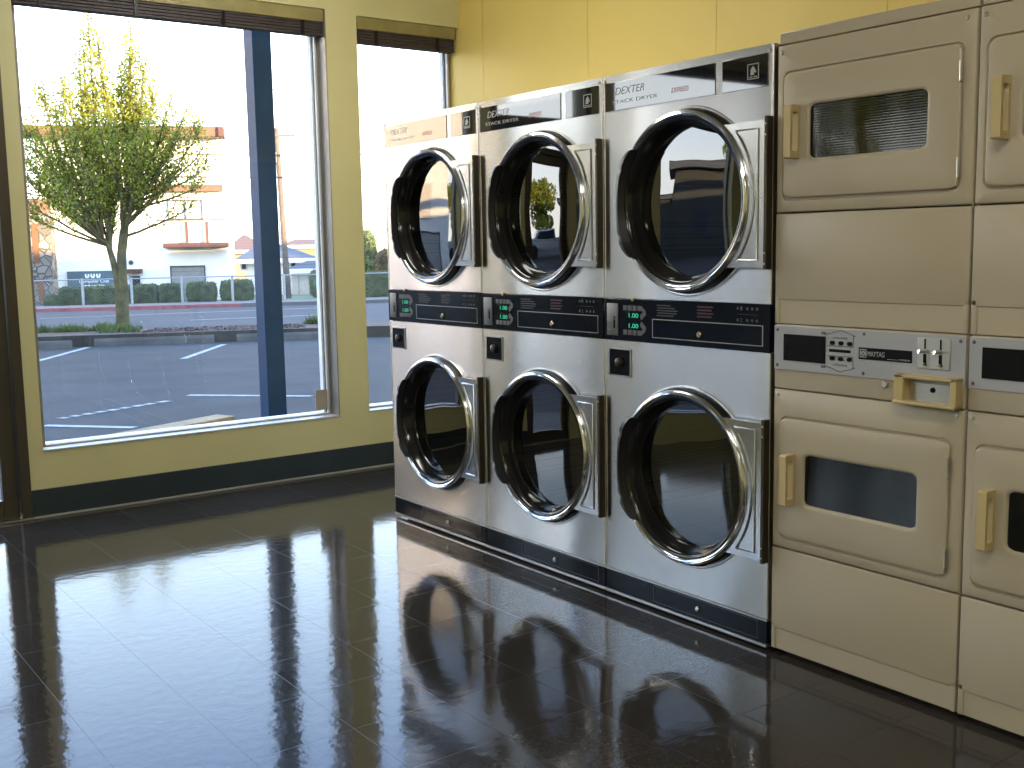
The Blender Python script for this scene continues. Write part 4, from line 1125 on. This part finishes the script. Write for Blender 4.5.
# shop sign
zc = survey(92, 281, DB-0.15)[1]
sg = bx(MB(), 67.3, 121, 271.0, 294, DB-0.16, DB-0.01, 0.01, org=(s_at(92, DB-.16), DB-0.01, zc)).build('shop_sign', M['teal'])
sg.location = E*s_at(92, DB-.16)+N*(DB-0.01)+Vector((0, 0, zc)); sg.rotation_euler.z = OA
tag(sg, 'teal sign board with white Computer Club lettering on the white building', 'sign')
OS = (s_at(92, DB-.16), DB-0.01, zc)
def sgx(x): return s_at(x, DB-.16)-OS[0]
def sgz(y): return survey(92, y, DB-.16)[1]-OS[2]
tx = MB()
tx.text('Computer Club', sgx(79), sgz(282.8), (sgz(279.6)-sgz(282.8)), -0.17, width=sgx(109)-sgx(79), depth=0.01, bold=0.012)
# third line is too small to read in the photo: a worn row of short strokes
for xa, xb in ((84, 86.5), (87.3, 90.5), (91.3, 97.5), (98.2, 105)): tx.box(sgx(xa), sgx(xb), -0.17, -0.16, sgz(286.1), sgz(285.0))
for k in range(3):
    a, b_ = sgx(85.2+k*5.6), sgx(89.6+k*5.6); zt, zb = sgz(273.9), sgz(278.0)
    tx.box(a, a+(b_-a)*.36, -0.17, -0.155, zb+(zt-zb)*.25, zt); tx.box(b_-(b_-a)*.36, b_, -0.17, -0.155, zb+(zt-zb)*.25, zt)
    tx.box(a+(b_-a)*.15, b_-(b_-a)*.15, -0.17, -0.155, zb, zb+(zt-zb)*.45)
tx.build('sign_lettering', M['signwhite'], sg, smooth=False)

# stone pier at the left end
DS = 54.4
org = (s_at(38, DS), DS, ground_z(DS)+0.05); K = dict(org=org)
sp_ = empty('stone_pier', E*org[0]+N*org[1]+Vector((0, 0, org[2])), OA, 'rough fieldstone pier with narrow rust-brown slots at the left of the wide window', 'pier')
bx(MB(), 12, 53, 214, 300, DS, DS+1.2, grounded=True, **K).build('stonework', M['stone'], sp_, smooth=False)
bx(MB(), 12, 52, 199, 214, DS+0.3, DS+1.2, **K).build('cap_band', M['terracotta'], sp_, smooth=False)
for q in ((35.2, 41.0, 224, 263), (37.5, 43.0, 279, 301)):
    bx(MB(), *q, DS-0.05, DS+0.05, **K).build('slot_window', M['rust'], sp_, smooth=False)

# ---- houses on the right
def house(D, x0, x1, yr, ye, label, roof, wall, ridge=(0.3, 0.7), depth=8.0, over=0.6, name='house', wins=()):
    s0, s1 = s_at(x0, D), s_at(x1, D)
    xm = (x0+x1)/2
    zr, ze = survey(xm, yr, D)[1], survey(xm, ye, D)[1]
    g0 = ground_z(D)+0.05
    t = empty(name, E*((s0+s1)/2)+N*D+Vector((0, 0, g0)), OA, label, 'house')
    h = (s1-s0)/2
    MB().box(-h+over, h-over, over, depth-over, 0, ze-g0).build('wall', wall, t, smooth=False)
    rf = MB()
    A = [rf.bm.verts.new(c) for c in ((-h, 0, ze-g0), (h, 0, ze-g0), (h, depth, ze-g0), (-h, depth, ze-g0))]
    R = [rf.bm.verts.new((-h+2*h*ridge[0], depth/2, zr-g0)), rf.bm.verts.new((-h+2*h*ridge[1], depth/2, zr-g0))]
    for q in ((A[0], A[1], R[1], R[0]), (A[1], A[2], R[1]), (A[2], A[3], R[0], R[1]), (A[3], A[0], R[0]), (A[3], A[2], A[1], A[0])): rf.bm.faces.new(q)
    rf = rf.build('roof', roof, t, smooth=False)
    MB().box(-h, h, -0.04, 0.0, ze-g0-0.28, ze-g0).build('eave_board', M['trimwhite'], rf, smooth=False)
    for wx0, wx1, wy0, wy1 in wins:
        a, b_ = s_at(wx0, D+over)-(s0+s1)/2, s_at(wx1, D+over)-(s0+s1)/2
        za, zb = survey(wx0, wy0, D+over)[1]-g0, survey(wx0, wy1, D+over)[1]-g0
        f = MB().box(a-.1, b_+.1, over-0.05, over+.02, zb-.1, za+.1).build('window_frame', M['trimwhite'], t, smooth=False)
        MB().box(a, b_, over-0.07, over, zb, za).build('window_pane', M['farglass'], f, smooth=False)
    return t
house(66, 236, 320, 244, 258.5, 'white house with wide grey shingle roof behind the utility pole', M['roofgrey'], M['white'], (0.25, 0.55), 9, wins=((242.5, 246.5, 262.5, 269), (292, 296, 263, 270)))
house(64, 287, 330, 261.0, 268.5, 'lower grey-roofed wing with pale vertical siding left of the yellow pillar', M['roofgrey'], M['siding'], (0.5, 0.9), 1.9, 0.3)
house(90, 226, 268, 234, 250, 'tall far house with brown hipped roof behind the blue post', M['roofbrown'], M['peach'], (0.40, 0.5), 9)
house(98, 281, 336, 238.5, 245, 'distant low house with reddish roof above the grey-roofed house', M['roofbrown'], M['peach'], (0.3, 0.7), 9)
for x0, x1, y0, lab in ((270, 279.5, 276, 'grey-green shrub at the foot of the utility pole'), (309, 322, 271, 'dark rounded shrub at the right end of the pale-sided wing'), (233, 242, 283, 'small bush by the white building corner')):
    hedge(x0, x1, y0, lab, M['shrub'], D=54.5, name='garden_shrub', cat='shrub', round_=0.8, depth=2, n=900)

# utility pole with its wires
DP_ = 56.0
s0 = s_at(287.5, DP_)
g0 = ground_z(DP_)+0.05
up = empty('utility_pole', E*s0+N*DP_+Vector((0, 0, g0)), OA, 'brown wooden utility pole between the blue post and the yellow pillar', 'utility pole')
zt = survey(281.5, 128, DP_)[1]-g0
dx = s_at(282.8, DP_)-s0
MB().tube([(0, 0, 0), (dx*.5, 0, zt*.5), (dx, 0, zt)], [0.17, 0.145, 0.115], 10).build('shaft', M['wood'], up)
MB().box(dx*0.98-0.9, dx*0.98+0.9, -0.2, -0.1, zt-0.45, zt-0.33, 0.01).build('crossarm', M['wood'], up)
MB().tube([(dx*.8-0.25, -0.2, zt*.80), (dx*.8-0.25, -0.2, zt*.80+0.5)], 0.16, 10).build('transformer_can', M['galv'], up)
def wire(x0, y0, x1, y1, D, label, sag=0.3, r=0.03):
    a_s, a_z = survey(x0, y0, D); b_s, b_z = survey(x1, y1, D)
    pts = []
    for k in range(25):
        f = k/24; pts.append(E*(a_s+(b_s-a_s)*f)+N*D+Vector((0, 0, a_z+(b_z-a_z)*f-sag*4*f*(1-f))))
    o = MB().tube(pts, r, 5).build('overhead_wire', M['wire'])
    tag(o, label, 'overhead wire', 'overhead wires along the street')
wire(-60, 146, 520, 151, DP_-0.4, 'upper overhead wire crossing between the blue post and the pillar')
wire(-60, 169.5, 520, 172.5, DP_-0.3, 'lower overhead wire crossing in front of the white building')
wire(-60, 60, 520, 101, DP_-0.5, 'highest overhead wire crossing behind the treetop', 0.3, 0.02)

# trees and hills at the right
hedge(360, 381, 231, 'grey-green leafy tree behind the tall hedge in the narrow window', M['shrub'], D=62, name='garden_tree', cat='tree', round_=0.85, depth=4, n=3200, leaf=.2)
hedge(376, 402, 250, 'brownish shrub right of the leafy tree in the narrow window', M['brownshrub'], D=58, name='garden_shrub', cat='shrub', round_=0.7, depth=2, n=2000, leaf=.16)
b = MB(); Dh = 160.0; rnd = random.Random(5); prevp = None
top = []
for k in range(70):
    x = -40+k*9; s, z = survey(x, 238-(8 if x > 330 else 0)+rnd.uniform(-3, 3), Dh); top.append((s, z))
pts = [(top[0][0], -6)]+[(top[-1][0], -6)]+top[::-1]
b.prism(pts, Dh, Dh+12)
struct(b.build('treeline_hill', M['hill'], rotz=OA, smooth=False))

# ---- the left side of the street, seen mirrored in the dryer doors and fascias
def polar(az, d, z=None):
    a = math.radians(az); return Vector((CAM.x*-1+d*math.sin(a), d*math.cos(a), 0))
wl = empty('neighbour_building', polar(-32.5, 24)+Vector((0, 0, ground_z(22))), math.radians(26), 'white neighbour building mirrored in the upper door of the dryer nearest the window', 'building')
MB().box(-1.0, 8, 0, 9, 0, 7.2).build('wall', M['white'], wl, smooth=False)
MB().box(-1.1, 8.2, -0.2, 9.2, 7.2, 7.6, 0.03).build('roof_fascia', M['terracotta'], wl)
fr = MB().box(0.4, 2.6, -0.08, 0.0, 2.4, 3.9, 0.02).build('notice_board', M['trimwhite'], wl)
MB().box(0.5, 2.5, -0.10, -0.07, 2.5, 3.8).build('board_face', mat('pale_board', (0.55, 0.5, 0.45), 0.6), fr, smooth=False)
gw = MB().box(-0.2, 1.9, -0.06, 0.0, 0.0, 1.9).build('shop_door_frame', M['winframe'], wl, smooth=False)
MB().box(-0.1, 1.8, -0.09, -0.05, 0.1, 1.8).build('shop_door_pane', mat('pale_shop_pane', (0.35, 0.34, 0.33), 0.2), gw, smooth=False)
dk = empty('grey_building', polar(-47.0, 24)+Vector((0, 0, ground_z(16))), math.radians(44), 'dark grey sided building with flat overhanging roof mirrored in the third dryer', 'building')
MB().box(-2.0, 1.6, 0, 5, 0, 3.9).build('wall', M['greywall'], dk, smooth=False)
MB().box(1.6, 2.7, 0.4, 3.0, 0, 2.7).build('wing', M['greywall'], dk, smooth=False)
MB().box(-2.4, 2.1, -0.9, 5.4, 3.9, 4.25, 0.02).build('roof', M['roofgrey'], dk)
MB().box(1.5, 3.0, 0.1, 3.3, 2.7, 2.9, 0.02).build('wing_roof', M['roofgrey'], dk)
MB().box(-0.9, 0.5, -0.05, 0.02, 1.0, 2.3).build('window_pane', M['farglass'], dk, smooth=False)
def far_tree(az, d, h, r, label, seed):
    rnd = random.Random(seed)
    p = polar(az, d); t = empty('far_tree', (p.x, p.y, ground_z(p.dot(N))), 0, label, 'tree', 'trees mirrored in the dryers')
    MB().tube([(0, 0, 0), (0.05, 0, h*.3), (0, 0.05, h*.6)], [0.2, 0.15, 0.06], 8).build('trunk', M['bark'], t)
    b = MB()
    for _ in range(22):
        c = Vector((rnd.gauss(0, r*.42), rnd.gauss(0, r*.42), h*.6+rnd.gauss(0, h*.15))); rr = r*rnd.uniform(.22, .45)
        for _ in range(230):
            q = Vector((rnd.gauss(0, 1), rnd.gauss(0, 1), rnd.gauss(0, 1))).normalized()*rr*rnd.uniform(.6, 1.05)+c
            n = Vector((rnd.gauss(0, 1), rnd.gauss(0, 1), rnd.gauss(0, 1))).normalized(); a = n.orthogonal(); a.normalize(); cc = n.cross(a); s = rnd.uniform(.08, .18)
            b.bm.faces.new([b.bm.verts.new(q+x) for x in (-a*s, cc*s*.6, a*s, -cc*s*.6)])
    b.build('foliage', M['leaf'], t, smooth=False, normals=False)
far_tree(-36.9, 40, 5.8, 1.9, 'dark leafy tree mirrored in the upper door of the middle dryer', 1)
far_tree(-54.0, 34, 7.4, 1.6, 'leafy tree mirrored in the upper window of the beige dryer', 3)
far_tree(-60.5, 36, 8.4, 1.9, 'second leafy tree mirrored in the upper window of the beige dryer', 4)
# parked pickup
p = polar(-38.6, 30)
tk = empty('pickup_truck', (p.x, p.y, ground_z(p.dot(N))), math.radians(30), 'white pickup truck parked far off, mirrored in the middle dryer', 'truck')
MB().prism([(-2.6, .45), (2.5, .45), (2.6, .95), (1.5, 1.05), (0.95, 1.65), (-0.4, 1.7), (-0.55, 1.05), (-2.6, 1.05)], -0.9, 0.9, 0.05).build('body', M['carwhite'], tk)
MB().prism([(1.25, 1.1), (0.85, 1.58), (-0.3, 1.6), (-0.4, 1.1)], -0.92, 0.92).build('side_window', M['farglass'], tk, smooth=False)
for u in (-1.6, 1.6):
    for w in (-0.92, 0.70):
        MB().lathe([(0, 0), (0.36, 0), (0.36, 0.22), (0, 0.22)], u, 0.36, 20, y=w).build('wheel', M['tyre'], tk)

# ------------------------------------------------------------------ light
w = bpy.data.worlds.new('sky'); scn.world = w; w.use_nodes = True
nt = w.node_tree; bg = nt.nodes['Background']
tc = nt.nodes.new('ShaderNodeTexCoord'); sp = nt.nodes.new('ShaderNodeSeparateXYZ')
nt.links.new(tc.outputs['Generated'], sp.inputs[0])
rp = nt.nodes.new('ShaderNodeValToRGB')
rp.color_ramp.elements[0].position = 0.0; rp.color_ramp.elements[0].color = (1.0, 0.95, 0.90, 1)
rp.color_ramp.elements[1].position = 0.95; rp.color_ramp.elements[1].color = (0.26, 0.43, 0.80, 1)
e = rp.color_ramp.elements.new(0.12); e.color = (0.93, 0.96, 1.0, 1)
e = rp.color_ramp.elements.new(0.27); e.color = (0.62, 0.78, 0.98, 1)
e = rp.color_ramp.elements.new(0.45); e.color = (0.34, 0.51, 0.88, 1)
nt.links.new(sp.outputs[2], rp.inputs['Fac']); nt.links.new(rp.outputs[0], bg.inputs['Color'])
bg.inputs['Strength'].default_value = 6.0
sd = bpy.data.lights.new('sun', 'SUN'); sd.energy = 26.0; sd.color = (1.0, 0.70, 0.38); sd.angle = math.radians(0.6)
so = bpy.data.objects.new('sun', sd); COL.objects.link(so)
el = math.radians(5.0); sdir = Vector((-0.25, 0.968, -math.tan(el)))
so.rotation_euler = sdir.to_track_quat('-Z', 'Y').to_euler()
so.location = (6, -20, 12)

vs = scn.view_settings
scn.display_settings.display_device = 'sRGB'
vs.view_transform = 'Standard'; vs.look = 'None'; vs.gamma = 1.0; vs.exposure = 0.0
vs.use_curve_mapping = False
cy = scn.cycles
cy.max_bounces = 10; cy.diffuse_bounces = 5; cy.glossy_bounces = 6; cy.transparent_max_bounces = 16
cy.sample_clamp_indirect = 8.0
cy.use_denoising = True
cy.use_guiding = True
cy.caustics_reflective = True
